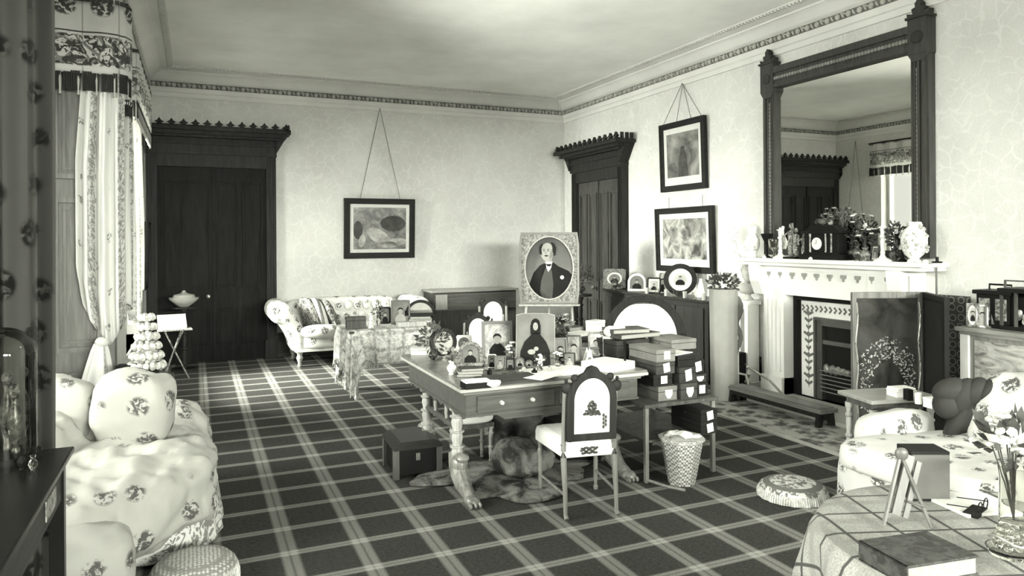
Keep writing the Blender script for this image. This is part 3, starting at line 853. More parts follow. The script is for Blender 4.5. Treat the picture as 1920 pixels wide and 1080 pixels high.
for k, (x, w_) in enumerate(((1433, .02), (1520, .02), (1735, .022))):
    r = lathed('trinket', ['tiny white trinket before the left goblets', 'tiny white trinket before the clock foot', 'tiny white trinket right of the egg-shaped vase'][k], 'trinket', sh(x, X=5.39), [(0, 0), (w_, 0), (w_ * 1.1, .012), (w_ * .5, .024), (0, .026)], M_PORCP, 12)

# ------------------------------------------------------------------ pictures on the walls
def wall_picture(name, label, loc, rz, W, H, fw, mount, pm, hook=None, chains=(), fm=None, lean=.05):
    """loc: bottom centre on the wall; local +y out of the wall"""
    r = T(name, label, 'picture', loc, rz)
    fm = fm or M_DKFR
    M = RX(-lean)
    f = B()
    f.ring([(-W, 0), (W, 0), (W, H), (-W, H)], [(-W + fw, fw), (W - fw, fw), (W - fw, H - fw), (-W + fw, H - fw)], .0, .045, M=M)
    f.ring([(-W, 0), (W, 0), (W, H), (-W, H)], [(-W + fw * .35, fw * .35), (W - fw * .35, fw * .35), (W - fw * .35, H - fw * .35), (-W + fw * .35, H - fw * .35)], .045, .055, M=M)
    f.done('frame', fm, r, smooth=0, bev=.003)
    B().ring([(-W + fw, fw), (W - fw, fw), (W - fw, H - fw), (-W + fw, H - fw)], [(-W + fw + mount[0], fw + mount[1]), (W - fw - mount[0], fw + mount[1]), (W - fw - mount[0], H - fw - mount[2]), (-W + fw + mount[0], H - fw - mount[2])], .02, .03, M=M).done('mount', M_MATB, r, smooth=0)
    B().box(-W + fw + mount[0] - .01, W - fw - mount[0] + .01, .018, .024, fw + mount[1] - .01, H - fw - mount[2] + .01, M).done('print', pm, r, smooth=0)
    if chains:
        for (a, b_) in chains: B().tube([a, tuple((Vector(a) + Vector(b_)) / 2), b_], .004, 6).done('chain', plain(.12, .4, .5, name='picture chain'), r)
    return r
a, b, c_, hk = ony(645, 371, YB - .05), ony(777, 373, YB - .05), ony(645, 485, YB - .05), ony(712, 203, YB - .03)
W_, H_ = (b.x - a.x) / 2, a.z - c_.z; xc = (a.x + b.x) / 2
hx = -(hk.x - xc); hz = hk.z - c_.z
p_ = wall_picture('framed_picture', 'dark-framed picture of resting figures hung alone on the far wall', (xc, YB, c_.z), PI, W_, H_, .085, (.05, .05, .05), painting(.025, .25, 4.2, 'figure picture', 2), None, [((-.30, .08, H_), (hx, .04, hz)), ((.30, .08, H_), (hx, .04, hz))])
q = B()
for s_, x, z, rx_, rz_, t in ((1, .02, .33, .20, .10, .5), (1, -.25, .24, .16, .06, -.1), (1, .27, .26, .05, .10, .2), (1, -.12, .20, .16, .05, 0)):
    pts = ellipse(rx_, rz_, 14); cc, ss = math.cos(t), math.sin(t)
    q.prism([(x + u * cc - v * ss, z + u * ss + v * cc) for u, v in pts], .024 + s_ * .0, .027, M=RX(-.05))
q.done('painted_figures', plain(.3, .4, var=.5, scale=9, name='figure paint'), p_, smooth=0)
q = B()
for x, z, rx_, rz_ in ((-.2, .52, .2, .12), (.33, .42, .07, .14)):
    q.prism(ellipse(rx_, rz_, 12, x, z), .0235, .026, M=RX(-.05))
q.done('painted_foliage', plain(.05, .4, var=.4, scale=8, name='foliage paint'), p_, smooth=0)
XP = XR - .05
def rw(px0, px1, pt, pb, hook, label, fw, mount, pm, chains=True):
    a, b, c2 = onx(px0, pt[0], XP), onx(px1, pt[1], XP), onx(px0, pb, XP)
    W2 = (a.y - b.y) / 2; H2 = a.z - c2.z; yc = (a.y + b.y) / 2
    ch = []
    if hook:
        hk = onx(hook[0], hook[1], XR - .03); hx = hk.y - yc; hz = hk.z - c2.z
        ch = [((-W2 * .85, .05, H2), (hx, .03, hz)), ((W2 * .85, .05, H2), (hx, .03, hz)), ((-W2 * .35, .03, H2), (hx, .02, hz)), ((W2 * .3, .03, H2), (hx, .02, hz))] if len(hook) == 2 else [((-W2 * .62, .03, H2), (-W2 * .62, .03, H2 + hook[2])), ((W2 * .55, .03, H2), (W2 * .55, .03, H2 + hook[2]))]
    return wall_picture('framed_picture', label, (XR, yc, c2.z), PI / 2, W2, H2, fw, mount, pm, None, ch, lean=.03), W2, H2
p1, W1, H1 = rw(1238, 1322, (236, 216), 361, (1279, 156), 'upper framed print of a stag in mist beside the mirror', .075, (.055, .10, .07), painting(.06, .32, 3, 'misty print', 5))
q = B().prism([(-.10, .17), (.10, .17), (.085, .38), (.04, .50), (.03, .56), (-.03, .56), (-.04, .50), (-.085, .38)], .024, .027, M=RX(-.03))
for s_ in (-1, 1):
    q.tube([(s_ * .015, .03, .56), (s_ * .07, .03, .60), (s_ * .09, .03, .68)], .007, 5).tube([(s_ * .06, .03, .60), (s_ * .03, .03, .67)], .005, 5).tube([(s_ * .08, .03, .63), (s_ * .12, .03, .67)], .005, 5)
q.done('painted_animal', plain(.07, .4, var=.4, scale=9, name='animal paint'), p1, smooth=0)
rw(1230, 1337, (392, 385), 507, (0, 0, .14), 'lower framed landscape print hanging under the stag print', .075, (.06, .09, .07), painting(.04, .5, 5.5, 'landscape print', 9))
# picture on the left wall, seen in the mirror
wall_picture('framed_picture', 'frame on the pier between window and far door, seen in the mirror', (XL, 10.2, 1.05), -PI / 2, .27, .85, .07, (.06, .06, .06), painting(.1, .4, 4, 'pier picture', 12), None, [((-.2, .05, .78), (0, .03, 2.5)), ((.2, .05, .78), (0, .03, 2.5))])
# ------------------------------------------------------------------ curtains
def cloth_mat(name, kind):
    n = N(name, .9, spec=.1); uv = n.co('UV')
    u, v, _ = n.sep(uv)
    if kind == 'stripe':          # pale chintz with leafy stripes and scattered sprigs
        t = n.math('FRACT', n.math('DIVIDE', u, .42))
        st = n.step(n.math('ABSOLUTE', n.math('SUBTRACT', t, .5)), .11, .09)
        lf = n.step(n.noise(uv, 38, 3, .6, 1.0), .47, .53)
        edge = n.math('ABSOLUTE', n.math('SUBTRACT', n.math('ABSOLUTE', n.math('SUBTRACT', t, .5)), .115))
        ln = n.step(edge, .012, .004)
        d = n.voro(uv, 5.0, rnd=.4); sp = n.math('MULTIPLY', n.step(d, .2, .15), n.step(n.noise(uv, 45, 3), .47, .54))
        fac = n.math('MAXIMUM', n.math('MULTIPLY', st, n.math('ADD', n.math('MULTIPLY', lf, .6), .2)), n.math('MAXIMUM', n.math('MULTIPLY', sp, .8), n.math('MULTIPLY', ln, .5)))
        n.base(n.mix(fac, .82, .10))
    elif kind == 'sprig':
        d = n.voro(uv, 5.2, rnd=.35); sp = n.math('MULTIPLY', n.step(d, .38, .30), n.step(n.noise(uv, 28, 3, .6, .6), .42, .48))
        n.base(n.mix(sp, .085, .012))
    elif kind == 'pelmet':
        # v in metres from the lower edge: scroll band, line, sprigs
        band = n.math('MULTIPLY', n.step(v, .05, .06), n.step(v, .30, .29))
        sc = n.step(n.noise(uv, 15, 2, .5, 1.8), .5, .545)
        sc2 = n.step(n.voro(uv, 9, 'DISTANCE_TO_EDGE'), .09, .05)
        l1 = n.step(n.math('ABSOLUTE', n.math('SUBTRACT', v, .32)), .008, .004)
        d = n.voro(uv, 3.9, rnd=.1); sp = n.math('MULTIPLY', n.math('MULTIPLY', n.step(d, .36, .28), n.step(n.noise(uv, 34, 3), .42, .48)), n.step(v, .36, .37))
        tw = n.math('ABSOLUTE', n.math('SUBTRACT', n.math('FRACT', n.math('DIVIDE', u, .26)), .5)); l2 = n.math('MULTIPLY', n.step(tw, .03, .01), .5)
        fac = n.math('MAXIMUM', n.math('MULTIPLY', band, n.math('MAXIMUM', sc, n.math('MULTIPLY', sc2, .7))), n.math('MAXIMUM', l1, n.math('MAXIMUM', sp, l2)))
        n.base(n.mix(fac, .72, .08))
    n.bump(n.noise(uv, 200, 2), .05, .002)
    # a little daylight passes through the cloth
    tr = n.n('ShaderNodeBsdfTranslucent'); tr.inputs[0].default_value = col(.55); mx = n.n('ShaderNodeMixShader'); mx.inputs[0].default_value = .22
    out = [x for x in n.t.nodes if x.type == 'OUTPUT_MATERIAL'][0]
    n.l(n.b.outputs[0], mx.inputs[1]); n.l(tr.outputs[0], mx.inputs[2]); n.l(mx.outputs[0], out.inputs[0])
    return n.m
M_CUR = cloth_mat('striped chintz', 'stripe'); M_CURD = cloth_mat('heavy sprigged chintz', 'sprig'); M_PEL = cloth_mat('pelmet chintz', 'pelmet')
M_FRINGE = plain(.03, .9, name='dark fringe')
def polyline(pts):
    pts = [Vector(p) for p in pts]; L = [0]
    for a, b in zip(pts, pts[1:]): L.append(L[-1] + (b - a).length)
    def at(t):
        s_ = t * L[-1]
        for k in range(len(pts) - 1):
            if s_ <= L[k + 1] + 1e-9:
                f = (s_ - L[k]) / max(L[k + 1] - L[k], 1e-9)
                d = (pts[k + 1] - pts[k]).normalized()
                return pts[k].lerp(pts[k + 1], f), Vector((-d.y, d.x, 0))
        return pts[-1], Vector((-d.y, d.x, 0))
    return at, L[-1]
def curtain(name, par, path, zt, zb, nf, amp, m, full=2.0, narrow=lambda v: (0, 1), seed=0, nv=40, hem=None):
    at, L = polyline(path); rnd = random.Random(seed); ph = [rnd.uniform(-.5, .5) for _ in range(40)]
    def fn(u, v):
        a, b = narrow(v); t = a + (b - a) * u
        p, nrm = at(t)
        fo = math.sin(2 * PI * nf * u + ph[int(u * 7)] * .0 + .6 * math.sin(v * 3 + seed)) + .35 * math.sin(2 * PI * nf * 2.3 * u + seed)
        z1 = zt; z0 = hem(u) if hem else zb
        z = z1 + (z0 - z1) * v
        return p + nrm * (amp * (.6 + .4 * math.sin(v * 2.2)) * fo) + Vector((0, 0, z))
    return B().grid(fn, 140, nv, uvs=(L * full, zt - zb)).done(name, m, par, solid=.006)
# pelmets with fringe
def pelmet(label, path, zt, zb):
    r = T('window_pelmet', label, 'pelmet', (0, 0, 0))
    at, L = polyline(path)
    def fn(u, v):
        p, nrm = at(u); return p + nrm * .012 * math.sin(u * L * 22) + Vector((0, 0, zb + (zt - zb) * v))
    B().grid(fn, 90, 14, uvs=(L, zt - zb)).done('valance', M_PEL, r, solid=.012)
    f = B(); n = int(L / .016)
    for k in range(n):
        p, nrm = at((k + .5) / n)
        if k % 8 == 7: continue
        f.cb(p + Vector((0, 0, zb - .065)), (.013, .013, .15))
    f.done('fringe', M_FRINGE, r, smooth=0)
    t = B(); n = int(L / .115)
    for k in range(n + 1):
        p, nrm = at(k / n); t.lathe([(.002, zb), (.006, zb - .02), (.011, zb - .06), (.008, zb - .16), (.012, zb - .175)], (p.x, p.y), 6)
    t.tube([Vector((*at(j / 40)[0][:2], zb - .003)) for j in range(41)], .004, 5)
    t.done('tassels', plain(.4, .9, name='tassel'), r)
    g = B()
    for k in range(n * 3):
        p, nrm = at((k + .5) / (n * 3)); g.cb(p + Vector((0, 0, zt + .015)), (.03, .03, .03))
    g.done('gallery', wood(.06, .4, 'gallery wood', 0), r, smooth=0)
    return r
# bay: far pelmet facing into the room and returning along it
YA = 6.50
pa = ony(105, 128, YA); pb = ony(236, 140, YA)
ZB = 2.98; ZT = 3.54
XA1 = pb.x
pelmet('tall chintz pelmet with scroll band and dark fringe over the bay', [(-1.45, YA, 0), (XA1 - .06, YA, 0), (XA1 + .0, YA + .05, 0), (XA1 + .02, YA + .2, 0)], ZT, ZB)
r = T('curtain', 'bright striped chintz curtain gathered into a bag at the bay', 'curtain', (0, 0, 0))
cx0 = ony(140, 300, YA).x; cx1 = ony(246, 300, YA).x
def bagA(u):
    # lower hem swings to the tie point
    zl, zm, zr = ony(135, 565, YA).z, ony(212, 648, YA).z, ony(243, 600, YA).z
    return zl + (zm - zl) * min(1, u / .62) ** .7 if u < .62 else zm + (zr - zm) * ((u - .62) / .38) ** 1.3
curtain('bag', r, [(cx0, YA + .04, 0), (cx1 - .05, YA + .04, 0)], ZB + .02, 1.0, 3.2, .034, M_CUR, 2.0, lambda v: (.14 * (1 - min(1, v * 2.6)) + (.12 * max(0, v - .85) / .15) , 1.0), 3, 50, bagA)
# tied tail hanging from the loop
tp = ony(205, 640, YA - .1)
def tail(u, v):
    a = 2 * PI * u; w_ = .035 + .13 * v ** .8; w_ *= 1 + .22 * math.sin(a * 5 + v * 2); z = tp.z - .01 - v * .85
    return Vector((tp.x - .06 - .05 * v + w_ * math.cos(a) * (1 + .15 * math.sin(3 * a)), tp.y - .02 - .10 * v + w_ * .6 * math.sin(a), z))
B().grid(tail, 48, 16, uvs=(.7, .7)).done('tail', M_CUR, r)
B().sell(tp + Vector((-.05, -.02, .0)), (.05, .045, .04), 1, None, 14, 8, .2, 20).done('knot', M_CUR, r)
# window 2 pelmet and curtain along the wall
XB_ = XL + .13
pelmet('chintz pelmet on the far window beside the dark doorcase', [(XL, 7.55, 0), (XB_, 7.55, 0), (XB_, 9.8, 0), (XL, 9.8, 0)], 3.42, 2.96)
r = T('curtain', 'narrower striped curtain of the far window, next to the dark doorcase', 'curtain', (0, 0, 0))
za = onx(250, 560, XB_ - .04).z; zb_ = onx(290, 600, XB_).z
curtain('bag', r, [(XB_ - .09, 7.6, 0), (XB_ - .07, 8.9, 0)], 2.94, .95, 9, .035, M_CUR, 1.8, lambda v: (0, 1), 5, 40, lambda u: 1.12 - .30 * math.sin(PI * min(1, u * 1.05)) ** .8)
# near heavy curtain, its back lit by the near window
YN = 3.42
xr_ = ony(106, 400, YN).x
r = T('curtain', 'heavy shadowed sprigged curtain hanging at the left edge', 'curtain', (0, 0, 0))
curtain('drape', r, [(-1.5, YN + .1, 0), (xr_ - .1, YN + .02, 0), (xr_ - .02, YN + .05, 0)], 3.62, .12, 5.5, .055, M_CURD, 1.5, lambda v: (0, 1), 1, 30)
# ------------------------------------------------------------------ the writing table and everything on it
def turned(h, r, n=16, beads=3):
    """profile of a turned leg of height h"""
    p = [(0, 0), (r * .8, 0), (r * 1.1, h * .03), (r * .7, h * .07), (r * 1.0, h * .10)]
    for k in range(beads):
        z = h * (.14 + .74 * k / beads); d = h * .74 / beads
        p += [(r * .72, z), (r * .95, z + d * .45), (r * .8, z + d * .75), (r * 1.15, z + d * .82), (r * 1.15, z + d * .9), (r * .75, z + d * .95)]
    p += [(r * .8, h * .92), (r * 1.2, h * .95), (r * 1.2, h), (0, h)]
    return p
DZ = .76; DX0, DX1, DY0, DY1 = 1.46, 2.80, 4.08, 5.46
M_DESK = wood(.09, .3, 'desk maple', 0, .25); M_DESKT = wood(.17, .25, 'desk top', 0, .3)
def desk():
    r = T('writing_table', 'large writing table with turned scroll-footed legs, crowded with framed photographs', 'table', ((DX0 + DX1) / 2, (DY0 + DY1) / 2, 0))
    W, D = (DX1 - DX0) / 2, (DY1 - DY0) / 2
    B().box(-W, W, -D, D, DZ - .03, DZ).box(-W + .015, W - .015, -D + .015, D - .015, DZ - .045, DZ - .03).box(-W + .03, W - .03, -D + .03, D - .03, DZ - .06, DZ - .045).done('tabletop', M_DESKT, r, smooth=0, bev=.004)
    B().ring([(-W - .004, -D - .004), (W + .004, -D - .004), (W + .004, D + .004), (-W - .004, D + .004)], [(-W + .02, -D + .02), (W - .02, -D + .02), (W - .02, D - .02), (-W + .02, D - .02)], DZ - .034, DZ - .016, 'z').done('edge_moulding', wood(.45, .3, 'pale moulding', 0, .15), r, smooth=0)
    a = B().box(-W + .05, W - .05, -D + .05, D - .05, DZ - .20, DZ - .06)
    a.box(-W + .043, W - .043, -D + .043, D - .043, DZ - .20, DZ - .185)
    a.prism([(-.42, DZ - .20), (.42, DZ - .20), (.36, DZ - .235), (-.36, DZ - .235)], -D + .05, -D + .07)
    for k in range(9):
        y = -D + .12 + k * (2 * D - .24) / 8; a.prism([(y - .06, DZ - .2), (y + .06, DZ - .2), (y, DZ - .225)], -W + .05, -W + .065, 'x')
    a.done('apron', M_DESK, r, smooth=0)
    for x0, x1 in ((-W + .12, -.02), (.02, W - .12)):
        d = B().box(x0, x1, -D + .035, -D + .05, DZ - .175, DZ - .075).done('drawer', M_DESK, r, smooth=0, bev=.003)
        for q in (.3, .7):
            B().lathe([(0, 0), (.014, 0), (.008, .01), (.012, .02), (0, .026)], n=10, M=TX(x0 + (x1 - x0) * q, -D + .035, DZ - .125) @ RX(PI / 2)).done('knob', M_LFR, d)
    for sx in (-1, 1):
        for sy in (-1, 1):
            x, y = sx * (W - .10), sy * (D - .36)
            b = B().lathe(turned(.40, .042), (x, y), 16).move(TX(0, 0, .16))
            b.done('leg', M_LW, r)
            # carved scroll foot sweeping outwards
            f = B(); pts = []
            for k in range(12):
                t = k / 11; pts.append((x, y - .03 * sy + sy * (.30 * t ** 1.3), .26 - .22 * t - .05 * math.sin(PI * t)))
            f.tube(pts, [.05, .055, .06, .062, .062, .06, .055, .05, .045, .042, .04, .03], 10)
            f.sell((x, y + sy * .02, .20), (.06, .09, .06), 1, None, 12, 8)
            f.sell((x, y + sy * .27, .035), (.05, .06, .035), 1, None, 12, 8)
            for k in (-1, 0, 1): f.sell((x + k * .03, y + sy * .32, .02), (.014, .03, .02), 1, None, 8, 5)
            f.sell((x, y + sy * .10, .25), (.045, .05, .03), 1, None, 10, 6)
            f.done('scroll_foot', wood(.22, .3, 'carved foot', 2, .5), r)
            B().box(x - .05, x + .05, y - .22, y + .22, .55, .57).lathe(turned(.13, .03, beads=1), (x, y - .15), 10).done('support', M_LW, r, smooth=30) if False else None
    s = B().tube([(-W + .10, -D + .36, .42), (-W + .10, D - .36, .42)], .022, 8)
    s.done('stretcher', M_MW, r)
    B().tube([(W - .10, -D + .36, .42), (W - .10, D - .36, .42)], .022, 8).done('stretcher', M_MW, r)
    for y in (-.12, .12): B().lathe(turned(.18, .018, beads=1), (-W + .10, y), 10).move(TX(0, 0, .40)).done('spindle', M_LW, r)
    B().box(-W + .12, W - .12, -.04, .04, .40, .44).done('stretcher', M_MW, r, smooth=0)
    return r
desk()
def dk(x, y): p = onz(x, y, DZ); return (p.x, p.y, DZ)
def ht(x, ytop, p):        # height above p of something seen at row ytop standing at p
    f = p[0] * math.sin(YAW) + p[1] * math.cos(YAW)
    return EYE + (HZ - 2 - ytop) * f / FPX - p[2]
def wd(n, p): return n * (p[0] * math.sin(YAW) + p[1] * math.cos(YAW)) / FPX
def face(p, extra=0.0): return -math.atan2(p[0], p[1]) + extra      # rz that turns local -y to the camera
def pf(x, yb, yt, wpx, label, zf=None, **k):
    """photograph frame standing at pixel foot (x,yb) of the desk, reaching row yt, wpx wide"""
    p = (zf or dk)(x, yb)
    ex = k.pop('turn', 0.0)
    return photo_frame(label, p, face(p, ex), wd(wpx, p), ht(x, yt, p), **k)
def book(label, loc, rz, w, d, h, m=None, name='book', group=None, pages=True):
    r = T(name, label, 'book', loc, rz, group)
    m = m or M_BLK
    c = B().box(-w / 2, w / 2, -d / 2, d / 2, 0, h * .12).box(-w / 2, w / 2, -d / 2, d / 2, h * .88, h).box(-w / 2, -w / 2 + .006, -d / 2, d / 2, 0, h)
    c.done('cover', m, r, smooth=0, bev=.001)
    B().box(-w / 2 + .006, w / 2 - .005, -d / 2 + .005, d / 2 - .005, h * .12, h * .88).done('pages', plain(.33, .8, var=.1, scale=80, name='page edges'), r, smooth=0)
    return r
def paper(label, loc, rz, w, d, h=.002, name='sheet_of_paper', g=.85, cat='paper', seed=0):
    rnd = random.Random(seed)
    b = B(); n = max(1, int(h / .004))
    for k in range(n):
        a = rnd.uniform(-.06, .06) if k else 0
        b.box(-w / 2, w / 2, -d / 2, d / 2, h * k / n, h * (k + .96) / n, RZ(a))
    o = b.done(name, plain(g, .8, var=.03, name='paper'), None, loc, smooth=0)
    o.rotation_euler = (0, 0, rz); tag(o, label, cat); return o
def gbox(label, loc, rz, w, d, h, m, name='box', cat='box', lid=True, group=None, label_m=None):
    r = T(name, label, cat, loc, rz, group)
    B().box(-w / 2, w / 2, -d / 2, d / 2, 0, h * (.7 if lid else 1)).done('body', m, r, smooth=0, bev=.002)
    if lid: B().box(-w / 2 - .002, w / 2 + .002, -d / 2 - .002, d / 2 + .002, h * .72, h).done('lid', m, r, smooth=0, bev=.003)
    return r
# sitters' photographs on the table
M_G1 = painting(.05, .35, 9, 'faded landscape', 3); M_G2 = plain(.14, .6, var=.25, scale=8, name='studio ground'); M_G3 = plain(.36, .6, var=.2, scale=8, name='pale studio ground')
M_GREYF = plain(.10, .5, name='grey frame'); M_WICK = busy(.25, .6, 60, .7, 'wicker')
pf(831, 668, 612, 52, 'round dark frame holding a pale fan-shaped picture, at the table\'s far left', shape='round', fm=M_DKFR, ground=M_G3, kind=None, fw=.03)
pf(882, 690, 638, 46, 'arched carved frame with the portrait of a long-haired woman above a pile of books', shape='arch', fm=M_MFR, ground=M_SEPIA, kind='dark', fw=.022, zf=lambda x, y: (lambda p: (p[0], p[1], DZ + .055))(dk(x, y + 12)))
p = dk(880, 704)
for k in range(3): book(['lowest thin book under the arched frame', 'middle thin book under the arched frame', 'uppermost thin book under the arched frame'][k], (p[0] + .005 * k, p[1], DZ + .018 * k), face(p, .1 * k), .17 - .008 * k, .12, .0175, [M_MW, plain(.3, .6, name='cloth binding'), M_MW][k])
pf(933, 676, 600, 58, 'tall grey-framed portrait behind the small frames left of the robed figure', fm=M_GREYF, ground=M_G1, kind='dark', fw=.022, turn=.12)
pr = pf(1004, 687, 586, 74, 'unframed print of a seated person in a dark cloak with white cuffs', fm=plain(.35, .6, name='board edge'), ground=M_G2, kind=None, fw=.004, depth=.006, turn=-.05)
def cloaked(par, w, h):
    y = -.006
    B().prism([(-w * .40, .004), (w * .38, .004), (w * .36, h * .30), (w * .27, h * .46), (w * .12, h * .60), (-.0, h * .66), (-w * .10, h * .60), (-w * .28, h * .46), (-w * .38, h * .28)], y, y + .005).done('cloak', M_COAT, par, smooth=0)
    B().prism(ellipse(w * .115, h * .10, 18, 0, h * .80), y, y + .004).prism(rect(w * .13, h * .60, h * .78), y, y + .0035).done('hood', M_COAT, par, smooth=0)
    B().prism(ellipse(w * .065, h * .075, 16, -.0, h * .75), y - .0015, y + .001).done('face', M_SKIN, par, smooth=0)
    B().prism(ellipse(w * .10, h * .05, 12, -w * .10, h * .27), y - .0015, y + .001).prism(ellipse(w * .06, h * .04, 12, w * .02, h * .33), y - .0015, y + .001).done('hands', M_SKIN, par, smooth=0)
    B().prism([(w * .05, .005), (w * .18, .005), (w * .18, h * .2), (w * .13, h * .24), (w * .05, h * .22)], y - .0015, y + .001).done('paper', M_WHT, par, smooth=0)
    for q in (0,):
        e = B().prism(ellipse(w * .014, h * .008, 8, -w * .025, h * .765), y - .002, y).prism(ellipse(w * .014, h * .008, 8, w * .025, h * .765), y - .002, y).prism(ellipse(w * .022, h * .006, 8, 0, h * .715), y - .002, y)
        e.done('features', plain(.12, .7, name='painted features'), par, smooth=0)
pq = dk(1004, 687); cloaked(pr, wd(74, pq), ht(1004, 586, pq))
specs = [
 (905, 694, 668, 20, 'small dark frame with a face, just right of the arched frame', dict(shape='arch', fm=M_MFR, ground=M_SEPIA)),
 (922, 690, 662, 18, 'small pale cabinet card second right of the arched frame', dict(fm=M_LFR, ground=M_G2, fw=.006)),
 (938, 694, 665, 22, 'small upright frame with a standing figure below the grey-framed portrait', dict(fm=M_GREYF, ground=M_G2, fw=.008, kind='light')),
 (957, 693, 670, 18, 'tiny dark frame before the pale flowers', dict(fm=M_DKFR, ground=M_G2, fw=.01)),
 (975, 689, 668, 18, 'tiny arched frame at the left foot of the cloaked portrait', dict(shape='arch', fm=M_GREYF, ground=M_G3, fw=.01)),
 (992, 690, 673, 14, 'tiny round frame at the foot of the cloaked portrait', dict(shape='round', fm=M_MFR, ground=M_G3, fw=.01)),
 (1052, 683, 632, 26, 'narrow grey frame close to the right edge of the cloaked portrait', dict(fm=M_GREYF, ground=M_SEPIA, fw=.012, turn=.3)),
 (1076, 682, 627, 30, 'upright frame with mottled picture behind the tented card', dict(fm=M_MW, ground=M_G1, fw=.014, kind='light')),
 (1068, 688, 660, 22, 'small card with a pale bust in front of the mottled picture', dict(fm=M_DKFR, ground=M_G2, fw=.006, kind='light')),
 (870, 660, 626, 30, 'pale oval frame half hidden behind the arched frame', dict(shape='oval', fm=M_LFR, ground=M_G2, fw=.018)),
 (1136, 668, 628, 26, 'plain pale frame left of the light card box', dict(fm=M_LFR, ground=M_G3, fw=.012, kind='dark')),
]
for x, yb, yt, w_, lb, k in specs: pf(x, yb, yt, w_, lb, **k)
for x, yb, yt, w_, lb, k in (
 (1118, 668, 622, 30, 'dark-mounted frame left of the square pale card box', dict(fm=M_MFR, ground=M_G1, fw=.012, kind='light', turn=.2)),
 (1034, 672, 640, 16, 'slim standing frame glimpsed right behind the cloaked portrait', dict(fm=M_LFR, ground=M_G1, fw=.006, turn=-.2)),
 (917, 672, 640, 16, 'narrow dark card between the arched frame and the tall grey-framed portrait', dict(fm=M_DKFR, ground=M_G2, fw=.008))): pf(x, yb, yt, w_, lb, **k)
p = dk(1172, 690); lathed('taper_stick', 'thin dark taper stick at the right end of the writing table', 'candlestick', p, [(0, 0), (.035, 0), (.03, .012), (.008, .02), (.007, .16), (.014, .17), (.012, .19), (0, .19)], M_BLK, 12)
# tented card
p = dk(1103, 684)
r = T('tent_card', 'small tent-shaped pale card standing on the papers', 'card', p, face(p, .4))
B().prism([(-.045, 0), (.045, 0), (0, .12)], -.025, -.02).done('front_face', M_LFR, r, smooth=0)
B().prism([(-.045, 0), (.045, 0), (0, .12)], .02, .025).done('back_face', M_LFR, r, smooth=0)
B().prism(ellipse(.014, .02, 12, 0, .04), -.027, -.025).done('photograph', M_SEPIA, r, smooth=0)
# plants and little vases
def pot_plant(label, p, hp, rp, top, R, nl, nb, seed, vm, lm=None, bm_=None, size=.02):
    r = T('vase_of_flowers', label, 'vase of flowers', p)
    B().lathe(vase_prof(hp, rp), n=16).done('vase', vm, r)
    bouquet(r, (0, 0, hp + R * .8), R, nl, nb, size, seed, lm, bm_, 6, hp * .8, (top - hp) / (2 * R))
p = dk(812, 676); pot_plant('dark leafy plant hanging over the far left corner of the writing table', p, .09, .035, .30, .11, 170, 3, 21, M_BRZ)
p = dk(847, 702); pot_plant('sparse greenery in a small white cup near the table\'s left edge', p, .09, .034, .16, .05, 26, 2, 22, M_PORCP, M_LEAFM)
p = dk(963, 683); pot_plant('pale posy left of the cloaked portrait', p, .06, .022, .17, .045, 30, 9, 23, M_GL)
p = dk(1046, 690); pot_plant('pale flowers at the right foot of the cloaked portrait', p, .05, .02, .12, .035, 22, 6, 24, M_GL)
p = dk(1012, 698); pot_plant('tiny nosegay before the cloaked portrait', p, .04, .018, .09, .03, 20, 5, 25, M_GL)
for k, (x, y, h, w_) in enumerate(((945, 700, .05, .018), (982, 699, .055, .016), (1002, 702, .04, .02), (1030, 699, .05, .016), (918, 702, .04, .016))):
    lathed(['glass_bottle', 'glass_bottle', 'inkwell', 'glass_bottle', 'inkwell'][k], ['little glass bottle before the small upright frame', 'little glass bottle left of the tiny nosegay', 'dark inkwell on the middle of the blotter\'s back edge', 'little glass bottle right of the tiny nosegay', 'dark inkwell right of the book pile'][k], ['bottle', 'bottle', 'inkwell', 'bottle', 'inkwell'][k], dk(x, y), [(0, 0), (w_, 0), (w_, h * .6), (w_ * .4, h * .75), (w_ * .5, h), (0, h)], M_GL if k in (0, 1, 3) else M_BLK, 12)
# papers, blotter, books
p = dk(955, 712); o = B().box(-.19, .19, -.13, .13, 0, .012).box(-.19, .19, -.13, .13, .012, .014).done('blotter', plain(.06, .7, name='blotter leather'), None, p, smooth=0); tag(o, 'dark leather blotter lying at the writing place', 'blotter')
p = dk(1045, 697); paper('broad white sheets spread across the front of the table', (p[0], p[1], DZ + .001), .12, .42, .30, .012, seed=1)
p = dk(1012, 712); paper('single sheet with its corner jutting over the blotter', (p[0] + .03, p[1] + .02, DZ + .0145), .5, .22, .14, .002, seed=2)
p = dk(1140, 690); paper('heap of letters at the table\'s right side', p, .3, .26, .26, .05, g=.8, seed=3, name='stack_of_letters')
p = dk(893, 726); gbox('low black box with white top at the front left corner', (p[0], p[1], DZ), -.05, .17, .11, .035, M_BLK, lid=False)
paper('white pad lying on the low black box', (p[0], p[1], DZ + .036), -.05, .16, .10, .008, name='writing_pad', seed=4)
p = dk(924, 726); o = B().sell((0, 0, .022), (.05, .035, .022), .8, None, 14, 8, .4, 30, 6).done('crumpled_paper', M_WHT, None, p); tag(o, 'crumpled white paper beside the low black box', 'paper')
p = dk(889, 716)
p = dk(1151, 668); gbox('square pale card box near the table\'s right end', p, face(p), wd(40, p), .12, ht(1151, 629, p), plain(.55, .7, name='card box'), lid=True)
p2 = (p[0], p[1], DZ + ht(1151, 629, p)); 
o = B().sell((0, 0, .04), (.075, .05, .04), .7, None, 14, 8, .3, 16, 3).sell((.05, .0, .06), (.04, .04, .05), .8, None, 12, 8, .3, 16, 4).done('folded_cloth', plain(.8, .8, var=.1, name='white linen'), None, p2); tag(o, 'bundle of white linen on top of the pale card box', 'linen')
